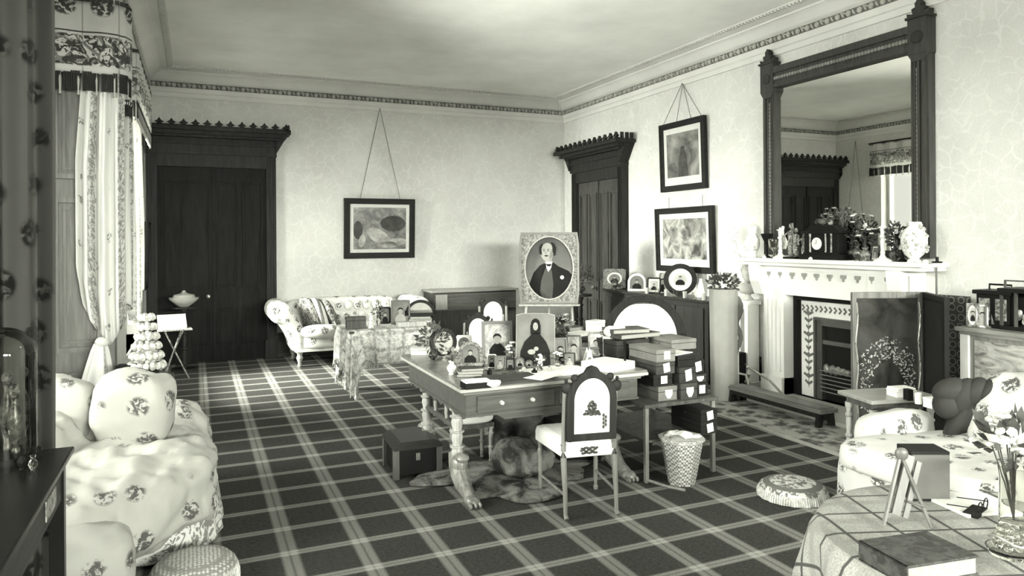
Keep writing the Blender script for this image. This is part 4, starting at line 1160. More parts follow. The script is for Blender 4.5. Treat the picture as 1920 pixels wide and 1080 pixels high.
for k, (x, y, w_, d_, h_, g) in enumerate(((1100, 664, .30, .2, .07, .12), (1098, 640, .26, .18, .05, .3), (790, 664, .16, .1, .05, .7))):
    if k == 1: continue
    p = dk(x, y); gbox(['wide dark stationery case behind the tented card', '', 'white tray at the far left corner'][k], p, face(p), w_, d_, h_, plain(g, .5, name='case'))

# ------------------------------------------------------------------ embroidered chair in front
def side_chair(label, M3, pts=None, name='side_chair'):
    r = T(name, label, 'chair', M3[0], M3[1])
    r.scale = (M3[2],) * 3
    ws, wf, d, sh_, bh = .165, .215, .44, .43, .90     # half widths behind and in front, depth, seat height, back height
    wd_ = wood(.022, .35, 'chair walnut', 2, .4); we = wood(.20, .35, 'chair beech', 2, .35)
    # seat
    def seat(u, v):
        pass
    s = B()
    n = 8
    prof = [(1.0, sh_ - .075), (1.02, sh_ - .07), (1.02, sh_ - .01), (.98, sh_ + .02), (.85, sh_ + .035), (0, sh_ + .04)]
    P = []; F = []
    for k, z in prof:
        for (x, y) in ((-ws, 0), (ws, 0), (wf, d), (-wf, d)):
            P.append(((x) * k, d / 2 + (y - d / 2) * k, z))
    for i in range(len(prof) - 1):
        for j in range(4): F.append((i * 4 + j, i * 4 + (j + 1) % 4, (i + 1) * 4 + (j + 1) % 4, (i + 1) * 4 + j))
    F.append((3, 2, 1, 0))
    s.add(P, F); s.done('seat', M_CHC, r, smooth=60, bev=.01)
    for sx in (-1, 1):
        # rear leg raking back, front leg turned
        B().tube([(sx * ws, -.06, .0), (sx * ws, -.035, .02), (sx * ws, -.03, .15), (sx * ws, .0, .36), (sx * ws, .0, .44)], [.016, .013, .015, .020, .020], 8).done('leg', we, r)
        B().lathe([(0, 0), (.016, 0), (.018, .02), (.010, .03), (.014, .08), (.016, .2), (.012, .25), (.019, .27), (.019, .30), (.013, .31), (.02, sh_ - .07), (0, sh_ - .07)], (sx * (wf - .02), d - .03), 12).done('leg', we, r)
        B().tube([(sx * ws, -.03, .14), (sx * (wf - .02), d - .03, .13)], .009, 8).done('stretcher', we, r)
        # back post, turned and pale on its outer face
        b = B().tube([(sx * ws, .0, .40), (sx * ws, -.01, .55), (sx * ws, -.035, .80)], [.017, .015, .014], 8)
        b.done('back_post', we, r)
        B().lathe([(.006, .46), (.012, .48), (.008, .52), (.013, .56), (.010, .6), (.010, .66), (.014, .68), (.006, .70)], (sx * (ws - .035), -.03), 10).done('colonnette', we, r)
    # arched back frame
    aw = ws - .005
    def arch(q, z0=.47, spring=.72):
        w_ = aw - q; out = [(w_, z0 + q), (w_, spring)]
        out += [(w_ * math.cos(PI * k / 20), spring + (bh - spring - q) * math.sin(PI * k / 20)) for k in range(1, 20)]
        return out + [(-w_, spring), (-w_, z0 + q)]
    Mb = TX(0, -.015, 0) @ RX(.055)
    B().ring(arch(0), arch(.045), -.018, .012, M=Mb).done('back_frame', wd_, r, smooth=0, bev=.004)
    B().prism(arch(.03), -.010, .004, M=Mb).done('backrest', M_CHC, r, smooth=0)
    t = B()
    t.prism([(-.05, bh - .01), (.05, bh - .01), (.03, bh + .02), (0, bh + .03), (-.03, bh + .02)], -.02, .014, M=Mb)
    for sx in (-1, 1):
        t.sell(Mb @ Vector((sx * (aw + .0), 0, .80)), (.035, .018, .035), .9, None, 10, 8)
        t.sell(Mb @ Vector((sx * (aw - .045), -.01, .86)), (.025, .014, .025), 1, None, 10, 8)
        t.sell(Mb @ Vector((sx * (aw + .005), 0, .845)), (.012, .012, .014), 1, None, 8, 6)
    t.done('carved_crest', wd_, r)
    # embroidered sprays on back and apron
    q = B(); rnd = random.Random(5)
    for j, (z_, n_, hw_) in enumerate(((.632, 8, .050), (.643, 7, .046), (.654, 6, .034), (.666, 5, .022), (.678, 4, .018), (.690, 4, .022), (.702, 3, .014), (.714, 1, .0))):
        for k in range(n_):
            x = (k / max(1, n_ - 1) - .5) * 2 * hw_ + rnd.uniform(-.004, .004)
            q.prism(ellipse(.009 + rnd.uniform(-.001, .004), .008, 7, x, z_ + rnd.uniform(-.004, .004)), -.014, -.009, M=Mb)
    for k in range(7): q.prism(ellipse(.008, .012, 8, (.09 if k % 2 else .075) * 1.0, .55 + .012 * k), -.013, -.009, M=Mb)
    q.done('embroidered_spray', plain(.07, .8, var=.5, scale=60, name='dark embroidery'), r, smooth=0)
    q = B()
    for k in range(26):
        x = -.05 + .0040 * k; z = sh_ - .035 + .017 * math.sin(k * 2.3)
        q.prism(ellipse(.010, .008, 8, x, z), -.008, .0)
    q.done('embroidered_spray', plain(.07, .8, var=.5, scale=60, name='dark embroidery'), r, smooth=0)
    return r
M_CHC = plain(.78, .8, var=.04, bump=.02, name='embroidered canvas')
rl, rr = onz(1070, 975, 0), onz(1158, 965, 0)
cc = (rl + rr) / 2; ang = math.atan2(rr.y - rl.y, rr.x - rl.x)
side_chair('embroidered side chair with arched back drawn up to the writing table', ((cc.x, cc.y + .06, 0), ang - .02, .97))

# ------------------------------------------------------------------ low table with the dispatch boxes
TZ = .53
g0 = onz(1212, 905, 0)
BTX0, BTY0 = g0.x - .03, g0.y - .03; BTX1, BTY1 = BTX0 + .62, BTY0 + .78
r = T('low_table', 'slender open table carrying the stacked dispatch boxes', 'table', (BTX0, BTY0, 0))
wI, hI = BTX1 - BTX0, BTY1 - BTY0
B().box(0, wI, 0, hI, TZ - .025, TZ).done('tabletop', M_MW, r, smooth=0, bev=.004)
for x in (.03, wI - .03):
    for y in (.03, hI - .03): B().box(x - .014, x + .014, y - .014, y + .014, 0, TZ - .025).done('leg', wood(.2, .4, 'table leg', 2, .3), r, smooth=0, bev=.003)
B().box(.02, wI - .02, .02, hI - .02, .27, .285).done('shelf', M_MW, r, smooth=0)
B().tube([(.03, .02, .02), (.10, -.12, .008), (.16, -.22, .008)], .010, 6).done('foot_rail', wood(.2, .4, 'table leg', 2, .3), r)
M_BXS = [plain(.035, .55, var=.4, name='box leather'), plain(.018, .5, var=.3, name='box morocco'), plain(.055, .6, var=.4, name='box cloth'), plain(.17, .6, var=.2, name='box pale cloth')]
def dispatch(label, loc, w, d, h, m, lbl=True, lk=0, rz=0.0, top=False):
    r = T('dispatch_box', label, 'box', loc, rz)
    B().box(0, w, 0, d, 0, h * .62).done('body', m, r, smooth=0, bev=.002)
    B().box(-.002, w + .002, -.002, d + .002, h * .64, h).done('lid', m, r, smooth=0, bev=.003)
    B().box(-.003, w + .003, -.003, d + .003, h * .62, h * .64).done('seam', M_BLK, r, smooth=0)
    B().lathe([(0, 0), (.005, 0), (.005, .003), (0, .004)], n=8, M=TX(-.001, d * .5, h * .45) @ RY(-PI / 2)).done('lock', M_BRASS, r)
    if lbl:
        s = [lambda: rect(.026, h * .2, h * .85), lambda: [(-.03, h * .75), (-.03, h * .45), (-.012, h * .15), (.012, h * .15), (.03, h * .45), (.03, h * .75)], lambda: [(-.022, h * .1), (.03, h * .2), (.022, h * .9), (-.03, h * .8)]][lk % 3]()
        B().prism([(w * .55 + a, b) for a, b in s], -.004, -.002).done('paper_label', M_WHT, r, smooth=0)
    return r
def bt(px_, py_, z): return onz(px_, py_, z)
c0 = onz(1243, 757, TZ)            # near left-front corner of the first stack
hs = [.098, .082, .088, .085]; z = TZ; x0 = c0.x; y0 = c0.y
nm = ['lowest', 'second', 'third', 'topmost']
x0 = max(x0, BTX0 + .04); 
for k, h in enumerate(hs):
    dispatch('%s dispatch box of the left stack on the open table' % nm[k], (x0 + (.01, -.015, .0, -.01)[k], BTY0 + .06 + (.0, .02, .01, -.01)[k], z), .155, .34, h, M_BXS[(3, 1, 2, 3)[k]], True, (1, 0, 2, 0)[k]); z += h + .001
zL = z; z = TZ; x1 = x0 + .175
for k, h in enumerate((.11, .11, .075)):
    dispatch('%s dispatch box of the middle stack' % ['lowest', 'middle', 'topmost'][k], (x1, BTY0 + .03 + .015 * k, z), .14, .33, h, M_BXS[(2, 0, 1)[k]], k < 2, k + 1); z += h + .001
zM = z; z = TZ; x2 = x1 + .155
for k, h in enumerate((.09, .06, .10)):
    dispatch('%s dispatch box of the right stack' % ['lowest', 'middle', 'topmost'][k], (x2, BTY0 + .08 + .02 * k, z), .12, .32, h, M_BXS[(1, 0, 1)[k]], True, k); z += h + .001
zR = z
paper('loose papers lying across the middle stack', (x1 + .06, BTY0 + .24, zM + .001), .3, .2, .26, .006, seed=7)
dispatch('long pale box bridging the right-hand stacks', (x2 - .06, BTY0 + .26, max(zR, zM) + .008), .22, .30, .075, M_BXS[3], False)
dispatch('second long dark box right behind the pale bridging box', (x2 + .0, BTY0 + .60, TZ), .12, .14, .33, M_BXS[1], False)
for k in range(3):
    gbox(['lowest of the dark portfolios heaped behind the left stack', 'middle of the dark portfolios heaped behind the left stack', 'top one of the dark portfolios heaped behind the left stack'][k], (BTX0 + .20, BTY0 + .60, TZ + .125 * k), .05 * k, .30, .28, .12, M_BXS[k % 2], name='portfolio_box', lid=True)
book('dark album crowning the heap of portfolios', (BTX0 + .28, BTY0 + .60, TZ + .377), .1, .38, .26, .035, plain(.07, .6, name='album'))
book('second album lying on the crowning album', (BTX0 + .24, BTY0 + .60, TZ + .413), -.15, .30, .22, .03, plain(.08, .6, name='album brown'))
for k, z in enumerate((.286, .372)):
    dispatch(['lower box on the under-shelf, with a white paper on its end', 'upper box on the under-shelf, with a white paper on its end'][k], (BTX1 - .17, BTY0 - .02 + .0 * k, z), .14, .34, .085, M_BXS[1], True, 2)
gbox('black deed box standing on the carpet behind the chair legs', (BTX0 - .18, BTY0 + .72, 0), .0, .32, .36, .30, M_BLK, name='deed_box')

# wicker waste basket
p = onz(1278, 905, 0)
def basket():
    r = T('waste_basket', 'eight-sided pale wicker basket full of crumpled paper', 'basket', p)
    n = N('basket weave', .8); v = n.co(); a = n.n('ShaderNodeTexChecker'); n.l(v, a.inputs[0]); a.inputs['Scale'].default_value = 70
    a.inputs[1].default_value = col(.16); a.inputs[2].default_value = col(.55); n.base(a.outputs[0]); n.bump(a.outputs[1], .6, .01)
    h = ht(1278, 822, (p.x, p.y, 0)) 
    B().lathe([(0, .005), (.085, .005), (.09, .0), (.145, h), (.15, h + .006), (.135, h + .006), (.08, .02), (0, .02)], n=8).done('weave', n.m, r, smooth=0)
    B().lathe([(.138, h - .004), (.156, h - .004), (.156, h + .014), (.138, h + .014)], n=8).done('rim', M_WICK, r, smooth=0)
    for k, (x, y, rr, g) in enumerate(((.04, .0, .07, .82), (-.06, -.03, .055, .25), (.0, .07, .06, .7), (-.05, .06, .05, .6), (.09, -.04, .045, .75))):
        B().sell((x, y, h - .01), (rr, rr, rr * .8), .9, None, 14, 10, .35, 18, k).done('crumpled_paper', plain(g, .8, var=.08, name='waste paper'), r, smooth=0)
basket()
# small chest below the writing table
a0 = onz(746, 900, 0); a1 = onz(826, 890, 0)
r = T('wooden_chest', 'small black metal-bound chest on the carpet under the left end of the writing table', 'chest', ((a0.x + a1.x) / 2, (a0.y + a1.y) / 2 + .19, 0), -.04)
w_ = (a1.x - a0.x) / 2
B().box(-w_, w_, -.18, .18, .02, .20).done('body', M_BLK, r, smooth=0, bev=.006)
B().box(-w_ - .02, w_ + .02, -.20, .20, .20, .225).prism([(-w_ - .02, .225), (w_ + .02, .225), (w_ - .03, .255), (-w_ + .03, .255)], -.19, .19).done('lid', plain(.03, .3, name='lid black'), r, smooth=0)
for x in (-w_ - .002, w_ + .002):
    for y in (-.17, .17): B().box(x - .02, x + .02, y - .02, y + .02, 0, .2).done('corner_post', wood(.1, .4, 'chest post', 2), r, smooth=0)
B().box(-.015, .015, -.19, -.18, .12, .17).done('lock', M_BRASS, r, smooth=0)

# fur and stools beneath the table
def fur(g0, g1, name):
    n = N(name, .95); a = n.noise(n.co(), 7, 4, .6, .7); f = n.noise(n.co(scale=(120, 40, 120)), 2, 3, .7)
    n.base(n.ramp(n.math('ADD', n.math('MULTIPLY', a, .75), n.math('MULTIPLY', f, .25)), [(.42, g0), (.58, g1)])); n.bump(f, .9, .02); return n.m
M_FUR = fur(.015, .30, 'mottled fur')
b = B(); rnd = random.Random(11)
def rug(u, v):
    a = 2 * PI * u; rr = v * (1 + .22 * math.sin(3 * a + .5) + .14 * math.sin(7 * a) + .05 * math.sin(13 * a)) if v > 0 else 0
    x, y = .62 * rr * math.cos(a), .42 * rr * math.sin(a)
    z = .012 + .05 * (1 - v * v) * (1 + mnoise.noise(Vector((x * 4, y * 4, 1)))) 
    return Vector((x, y, z))
b.grid(rug, 72, 16)
o = b.done('fur_rug', M_FUR, None, (2.02, 4.58, .0), solid=.012); tag(o, 'mottled fur pelt crumpled on the carpet below the writing table', 'rug')
o = B().sell((0, 0, .13), (.17, .13, .12), .9, (0, 0, .4), 20, 12, .35, 6, 3).sell((.16, -.05, .09), (.13, .1, .085), .9, None, 16, 10, .35, 7, 5).sell((.02, -.14, .05), (.16, .07, .045), .9, None, 16, 10, .3, 8, 8).done('fur_muff', fur(.04, .36, 'pale fur'), None, (2.0, 4.52, .05), remesh=.014, disp=.02, ds=.05); tag(o, 'pale bunched fur muff resting on the pelt', 'muff')
r = T('footstool', 'white-topped footstool behind the front leg of the writing table', 'stool', (1.86, 4.98, 0))
B().sell((0, 0, .345), (.16, .13, .045), .7, None, 24, 10).done('cushion', M_CH, r)
B().box(-.14, .14, -.11, .11, .28, .31).done('frame', M_MW, r, smooth=0)
for x in (-.12, .12):
    for y in (-.09, .09): B().lathe(turned(.28, .018, beads=2), (x, y), 10).done('leg', M_LW, r)
o = B().box(-.26, .26, -.16, .16, 0, .30).sell((0, 0, .31), (.28, .17, .04), .6, None, 20, 8, .3, 6).done('hassock', fur(.04, .2, 'grey fleece'), None, (2.33, 5.05, 0), remesh=.018, disp=.03, ds=.08); tag(o, 'grey fleece-covered hassock under the middle of the writing table', 'hassock')
for k in range(2):
    p = (2.0 + .09 * k, 4.9, .44); 
# ------------------------------------------------------------------ round beaded footstools
def roundstool(label, c, R, H, kind):
    r = T('footstool', label, 'footstool', c)
    if kind == 0:
        n = N('beadwork', .7); v = n.co(); x, y, _ = n.sep(v); rr = n.math('SQRT', n.math('ADD', n.math('MULTIPLY', x, x), n.math('MULTIPLY', y, y)))
        f = n.step(n.noise(v, 30, 3, .6, 1.0), .45, .52); ringm = n.step(n.math('ABSOLUTE', n.math('SUBTRACT', rr, R * .78)), .018, .022)
        n.base(n.mix(n.math('MULTIPLY', f, ringm), .13, .6)); n.bump(f, .4, .006); m = n.m
    else:
        n = N('net cover', .7); v = n.co(); d = n.voro(v, 55, rnd=.2); n.base(n.ramp(d, [(.25, .55), (.5, .22)])); n.bump(d, .6, .006); m = n.m
    B().lathe([(0, H * .35), (R * .93, H * .35), (R, H * .5), (R * .97, H * .68), (R * .85, H * .86), (R * .6, H * .97), (R * .3, H), (0, H)], n=40).done('cushion', m, r)
    f = B(); nn = 90
    for k in range(nn):
        a = 2 * PI * k / nn; q = R * (1.02 + .015 * math.sin(k * 5))
        f.tube([(R * .97 * math.cos(a), R * .97 * math.sin(a), H * .55), (q * math.cos(a), q * math.sin(a), H * .3), (q * 1.01 * math.cos(a), q * 1.01 * math.sin(a), .004)], .0075, 5)
    f.done('fringe', plain(.5, .8, var=.35, scale=40, name='stool fringe'), r)
    B().lathe([(0, 0.005), (R * .9, 0.005), (R * .9, H * .36), (0, H * .36)], n=24).done('base', M_MW, r)
    return r
p = onz(1486, 930, 0); roundstool('round beadwork footstool with pale fringe alone on the tartan carpet', (p.x, p.y, 0), .205, .10, 0)
p = onz(365, 1092, 0); roundstool('round net-covered footstool at the foot of the left chintz couch', (p.x, p.y, 0), .195, .13, 1)

# ------------------------------------------------------------------ hearth rug, fender stool, fire irons
def hearthrug():
    n = N('hearth rug', .95); v = n.co(); a = n.noise(v, 9, 4, .65, 1.5); b_ = n.voro(v, 7, rnd=.8)
    c = n.ramp(n.math('ADD', n.math('MULTIPLY', a, .6), n.math('MULTIPLY', b_, .5)), [(.38, .045), (.48, .12), (.6, .34)]); n.base(c); n.bump(n.noise(v, 150, 2), .5, .01)
    r = T('hearth_rug', 'patterned hearth rug with pale bound edge before the fireplace', 'rug', (4.86, 5.2, 0))
    B().box(-.42, .42, -1.25, 1.3, 0.001, .014).done('pile', n.m, r, smooth=0)
    B().ring([(-.44, -1.27), (.44, -1.27), (.44, 1.32), (-.44, 1.32)], [(-.41, -1.24), (.41, -1.24), (.41, 1.29), (-.41, 1.29)], .001, .02, 'z').done('border', plain(.4, .9, name='rug border'), r, smooth=0)
hearthrug()
a, b = onz(1545, 803, 0), onz(1400, 752, 0)
r = T('fender_stool', 'long low carved bench drawn up before the hearth', 'bench', (4.98, (a.y + b.y) / 2, .015))
L = (b.y - a.y) / 2
B().box(-.10, .10, -L - .05, L + .05, .12, .155).box(-.085, .085, -L - .02, L + .02, .155, .165).done('seat', wood(.16, .4, 'bench top', 1, .4), r, smooth=0, bev=.004)
for y in (-L, L):
    B().prism([(-.10, 0), (-.05, 0), (-.04, .06), (.04, .06), (.05, 0), (.10, 0), (.085, .12), (-.085, .12)], y - .02, y + .02).done('leg', M_DW, r, smooth=0)
B().box(-.09, -.075, -L, L, .08, .12).done('rail', M_DW, r, smooth=0)
r = T('fire_tongs', 'brass fire tongs resting across the hearth edge', 'fire iron', (0, 0, 0))
a, b = onx(1402, 688, 5.12), onx(1490, 742, 5.12)
B().tube([(5.12, a.y, a.z), (5.12, (a.y + b.y) / 2, (a.z + b.z) / 2), (5.12, b.y, .06)], .012, 8).done('shaft', M_BRASS, r)
B().sell((5.12, a.y, a.z), (.02, .02, .02), 1).done('handle', M_BRASS, r)
r = T('fire_dog', 'pale knobbed fire dog on the hearth\'s far corner', 'fire dog', (5.2, 5.78, .05))
B().box(-.07, .07, -.05, .05, 0, .03).lathe([(.03, .03), (.02, .08), (.04, .12), (.015, .16), (.03, .2), (0, .23)], n=12).done('body', M_BRASS, r)
B().box(-.02, .02, -.22, -.05, .03, .06).done('bar', M_BRASS, r, smooth=0)
r = gbox('black coal box beside the far pier of the chimneypiece', (5.28, 6.14, 0), 0, .24, .22, .42, M_BLK, name='coal_box')

# ------------------------------------------------------------------ folding screen and lattice screen
def sleaf(par, p0, p1, H, name, dark):
    p0, p1 = Vector(p0), Vector(p1); d = p1 - p0; L = d.length; a = math.atan2(d.y, d.x)
    M = TX(p0.x, p0.y, 0) @ RZ(a)
    o = B().ring([(0, .03), (L, .03), (L, H), (0, H)], [(.035, .09), (L - .035, .09), (L - .035, H - .05), (.035, H - .05)], -.018, .018, M=M).done(name, dark[0], par, smooth=0, bev=.004)
    B().box(.04, L - .04, -.006, .006, .08, H - .05, M).done('panel', dark[1], o, smooth=0)
    for x in (.03, L - .03): B().box(x - .02, x + .02, -.03, .03, 0, .04, M).done('foot', M_BLK, o, smooth=0)
    return o, M, L
def screen():
    r = T('folding_screen', 'two-leaf folding screen with a flower-painted glazed leaf before the fireplace', 'screen', (0, 0, 0))
    q = onz(1598, 835, 0); H = 1.215
    d = Vector((math.cos(-YAW), math.sin(-YAW), 0)).normalized() * .56
    n = N('screen painting', .12); v = n.co(); a = n.noise(v, 5, 4, .6, .8); n.base(n.ramp(a, [(.35, .018), (.65, .06)])); pm = n.m
    o, M, L = sleaf(r, (q.x, q.y, 0), (q.x + d.x, q.y + d.y, 0), H, 'leaf', (wood(.13, .3, 'screen gilt wood', 2, .5), pm))
    g = B(); rnd = random.Random(8)
    for k in range(420):
        t = rnd.uniform(0, 1); a_ = rnd.uniform(-.9, PI + .9)
        R = rnd.uniform(.12, .25); x = .28 + R * math.cos(a_); z = .50 + R * 1.45 * math.sin(a_)
        if not .06 < x < L - .06 or z < .1: continue
        s_ = rnd.uniform(.004, .013)
        aa = rnd.uniform(0, PI); g.prism([(x + u * math.cos(aa) - v_ * math.sin(aa), z + u * math.sin(aa) + v_ * math.cos(aa)) for u, v_ in ellipse(s_, s_ * .45, 6)], -.0095, -.006, M=M)
    g.done('painted_wreath', plain(.34, .3, var=.5, scale=30, name='wreath paint'), o, smooth=0)
    # wavy gilt edging
    for x, sg in ((.045, 1), (L - .045, -1)):
        g = B().tube([M @ Vector((x - sg * .012 + .008 * math.sin(z_ * .55), -.02, .12 + z_ * .035)) for z_ in range(30)], .007, 6).done('wavy_edging', plain(.42, .3, .5, name='gilt'), o)
    e = (q.x + d.x + .012, q.y + d.y - .01, 0)
    f = onz(1764, 905, 0); f = Vector((4.93, 3.45, 0))
    sleaf(r, e, (f.x, f.y, 0), H, 'leaf', (M_BLK, plain(.02, .6, name='screen back')))
screen()
def lattice():
    n = N('lattice', .6); v = n.co(); d = n.voro(v, 14, rnd=.25); n.base(n.ramp(d, [(.30, .035), (.36, .4), (.42, .05)], 'LINEAR')); m = n.m
    a, b = onx(1774, 640, 5.55), onx(1805, 640, 5.55)
    r = T('banner_screen', 'narrow panel of dark lattice-pattern stuff against the wall right of the chimneypiece', 'screen', (5.55, (a.y + b.y) / 2, 0), PI / 2)
    w_ = (a.y - b.y) / 2 + .06
    B().box(-w_, w_, -.01, .01, .12, 1.18).done('banner', m, r, smooth=0)
    B().tube([(w_ + .02, 0, 0), (w_ + .02, 0, 1.4)], .008, 8).done('pole', plain(.1, .4, name='pole'), r)
    for x in (-w_ + .02, w_ - .02): B().box(x - .02, x + .02, -.08, .08, 0, .12).done('foot', M_DW, r, smooth=0)
lattice()

# ------------------------------------------------------------------ cabinet against the right wall and its photographs
CX = 5.22; ca = onx(1790, 612, CX); CH = ca.z; CY1 = ca.y; CY0 = 1.7
r = T('side_cabinet', 'marble-fronted cabinet against the right wall behind the sofa', 'cabinet', (XR - .04, (CY0 + CY1) / 2, 0), PI / 2)
Wc = (CY1 - CY0) / 2; Dc = XR - .04 - CX
B().box(-Wc, Wc, 0, Dc, CH - .03, CH).box(-Wc + .02, Wc - .02, 0, Dc - .02, CH - .055, CH - .03).done('top', wood(.25, .35, 'cabinet top', 0, .3), r, smooth=0)
B().box(-Wc + .03, Wc - .03, 0, Dc - .04, 0.08, CH - .055).done('body', wood(.2, .35, 'cabinet wood', 2, .3), r, smooth=0)
n = N('veined marble', .3); v = n.co(scale=(1, 1, 2.4)); a = n.noise(v, 5, 6, .65, 1.6); n.base(n.ramp(a, [(.35, .13), (.5, .34), (.65, .5)])); M_VM = n.m
for k in range(3):
    x = Wc - .13 - k * (2 * Wc - .2) / 3; x0 = x - (2 * Wc - .2) / 3 + .05
    B().box(x0, x, Dc - .04, Dc - .03, .14, CH - .09).done('door_panel', M_VM, r, smooth=0)
for x in (Wc - .06, -Wc + .06): B().box(x - .03, x + .03, Dc - .04, Dc - .015, .08, CH - .055).done('pilaster', plain(.7, .4, name='white pilaster'), r, smooth=0)
B().box(-Wc + .02, Wc - .02, 0, Dc - .02, 0, .08).done('plinth', M_MW, r, smooth=0)
def cab(x, y=610): p = onz(x, y, CH); return (p.x, p.y, CH)
for k, (x, yb, yt, w_, sp, lb) in enumerate((
    (1824, 612, 572, 18, 'oval', 'leftmost oval photograph on the right-hand cabinet'),
    (1842, 613, 575, 16, 'rect', 'pale card portrait second from the left on the right-hand cabinet'),
    (1859, 614, 574, 17, 'rect', 'card portrait touching the black box on the right-hand cabinet'),
    (1876, 615, 574, 24, 'oval', 'white oval portrait leaning against the black box'))):
    p = cab(x, yb + 1)
    photo_frame(lb, p, -1.05, wd(w_, p) * 1.2, ht(x, yt, p), .012, sp, [M_BRZ, M_LFR, M_GREYF, M_BRZ][k], M_G3, 'light' if k == 1 else 'dark', .12, mount=.3 if sp == 'oval' else 0)
p = (5.45, onx(1868, 612, 5.40).y, CH)
r = T('black_casket', 'black glazed casket with small panels on the right-hand cabinet', 'casket', p, -PI / 2)
hC = ht(1868, 548, (5.40, p[1], CH))
B().box(-.13, .13, -.10, .10, 0, .03).box(-.12, .12, -.09, .09, .03, hC - .03).box(-.14, .14, -.11, .11, hC - .03, hC).done('body', M_BLK, r, smooth=0, bev=.003)
B().tube([(-.08, 0, hC), (-.08, 0, hC + .04), (.08, 0, hC + .04), (.08, 0, hC)], .008, 6).done('handle', M_BLK, r)
for x in (-.06, .06): B().box(x - .04, x + .04, -.094, -.09, .06, hC - .06).done('panel', M_BRZM, r, smooth=0)
pz = (5.40, onx(1912, 618, 5.34).y, CH)
r = T('glazed_cabinet', 'tall dark display case with a top rail at the right edge of the photo', 'display case', (5.46, pz[1] - .02, CH), -PI / 2)
hG = .30
B().box(-.16, .16, -.12, .12, 0, .03).box(-.17, .17, -.13, .13, hG - .03, hG).box(-.15, .15, .08, .11, .03, hG - .03).done('body', M_BLK, r, smooth=0)
for x in (-.15, -.05, .05, .15):
    B().box(x - .008, x + .008, -.12, -.10, .03, hG - .03).done('post', M_MW, r, smooth=0)
B().ring([(-.14, hG), (.14, hG), (.14, hG + .06), (-.14, hG + .06)], [(-.13, hG + .01), (.13, hG + .01), (.13, hG + .05), (-.13, hG + .05)], -.1, -.085).done('top_rail', M_MW, r, smooth=0)
bb = B(); 
for k in range(12): bb.sell((-.12 + .022 * k, -.03 + .03 * (k % 2), .06 + .03 * (k % 3)), (.02, .02, .03), 1, None, 8, 6, .3, 30, k)
bb.done('ornaments', plain(.5, .5, var=.4, scale=30, name='curios'), r)

# ------------------------------------------------------------------ small table with papers beside the sofa
STZ = .62; A_ = onz(1634, 752, STZ); B_ = onz(1679, 719, STZ)
r = T('side_table', 'small light-topped table behind the white sofa', 'table', (A_.x, A_.y, 0), -YAW * .55)
B().box(0, .52, 0, .34, STZ - .025, STZ).done('tabletop', wood(.28, .3, 'light table top', 0, .2), r, smooth=0, bev=.005)
B().box(.04, .48, .04, .30, STZ - .07, STZ - .025).done('apron', M_MW, r, smooth=0)
for x in (.05, .47):
    for y in (.05, .29): B().lathe(turned(STZ - .07, .02), (x, y), 10).done('leg', M_LW, r)
def st(x, y, z=STZ): p = onz(x, y, z); return (p.x, p.y, z)
p = st(1690, 742); 
gbox('white box of papers on the small light table', p, -.3, .14, .10, .045, M_WHT, lid=True)
paper('white sheet on top of the paper box', (p[0], p[1], STZ + .047), -.2, .13, .10, .01, seed=9)
p = st(1711, 752); gbox('small dark case standing against the white paper box', (p[0] - .0, p[1] + .03, STZ), -.3, .035, .05, .07, M_BLK, lid=False)
p = st(1722, 757); lathed('porcelain_cup', 'white cylindrical cup on the small light table', 'cup', p, [(0, 0), (.020, 0), (.021, .068), (.017, .068), (.016, .01), (0, .01)], M_PORCP, part='body')
p = st(1748, 764); gbox('stacked white boxes at the right end of the small light table', p, -.2, .07, .07, .06, M_WHT, lid=True)

# ------------------------------------------------------------------ white chintz sofa
M_SOFA = chintz(.58, .08, 6.2, .37, 'sofa chintz')
def sofa_right():
    r = T('chintz_sofa', 'white chintz sofa with scattered sprigs at the right, facing the windows', 'sofa', (3.62, 2.45, 0))
    b = B().sell((.15, .0, .25), (.48, .62, .25), .35, None, 40, 20)
    b.done('seat', M_SOFA, r, remesh=.025, disp=.04, ds=.22)
    B().sell((-.08, .26, .43), (.30, .26, .08), .4, (.05, .06, .15), 30, 14).done('seat_cushion', M_SOFA, r, disp=.03, ds=.2, sub=0)
    # far arm with its square-eared cushion
    B().sell((.24, .57, .40), (.30, .08, .20), .45, (-.15, 0, 0), 30, 14).done('arm', M_SOFA, r, disp=.03, ds=.2)
    # back rising to the right
    pts = []
    b = B().sell((.58, -.22, .56), (.16, .44, .36), .6, (0, .18, 0), 40, 18)
    b.sell((.56, .10, .62), (.15, .20, .27), .8, (.2, .25, .2), 24, 14)
    b.done('backrest', M_SOFA, r, remesh=.025, disp=.05, ds=.25)
    return r
sofa_right()
# dark knotted bolster cushion
r = T('knotted_cushion', 'dark velvet cushion twisted into lobes, propped on the white sofa', 'cushion', (0, 0, 0))
mv = plain(.035, .55, var=.25, scale=6, name='dark velvet')
q = onz(1808, 790, .58); f_ = face((q.x, q.y))
Mq = TX(q.x, q.y, .58) @ RZ(f_) @ Matrix.Scale(.86, 4)
b = B()
for (x, z, rx_, rz_, t) in ((-.09, .10, .085, .085, 0), (-.08, .20, .10, .07, .5), (.0, .16, .07, .12, -.3), (.06, .20, .06, .10, -.5), (.13, .22, .045, .085, -.6), (-.03, .0, .05, .15, -.5), (.03, .04, .06, .12, -.55)):
    b.sell(Mq @ Vector((x, 0, z)), (rx_, .07, rz_), 1, (RZ(f_) @ RY(-t)), 20, 12)
b.done('lobes', mv, r)
b.done('lobes', mv, r) if False else None

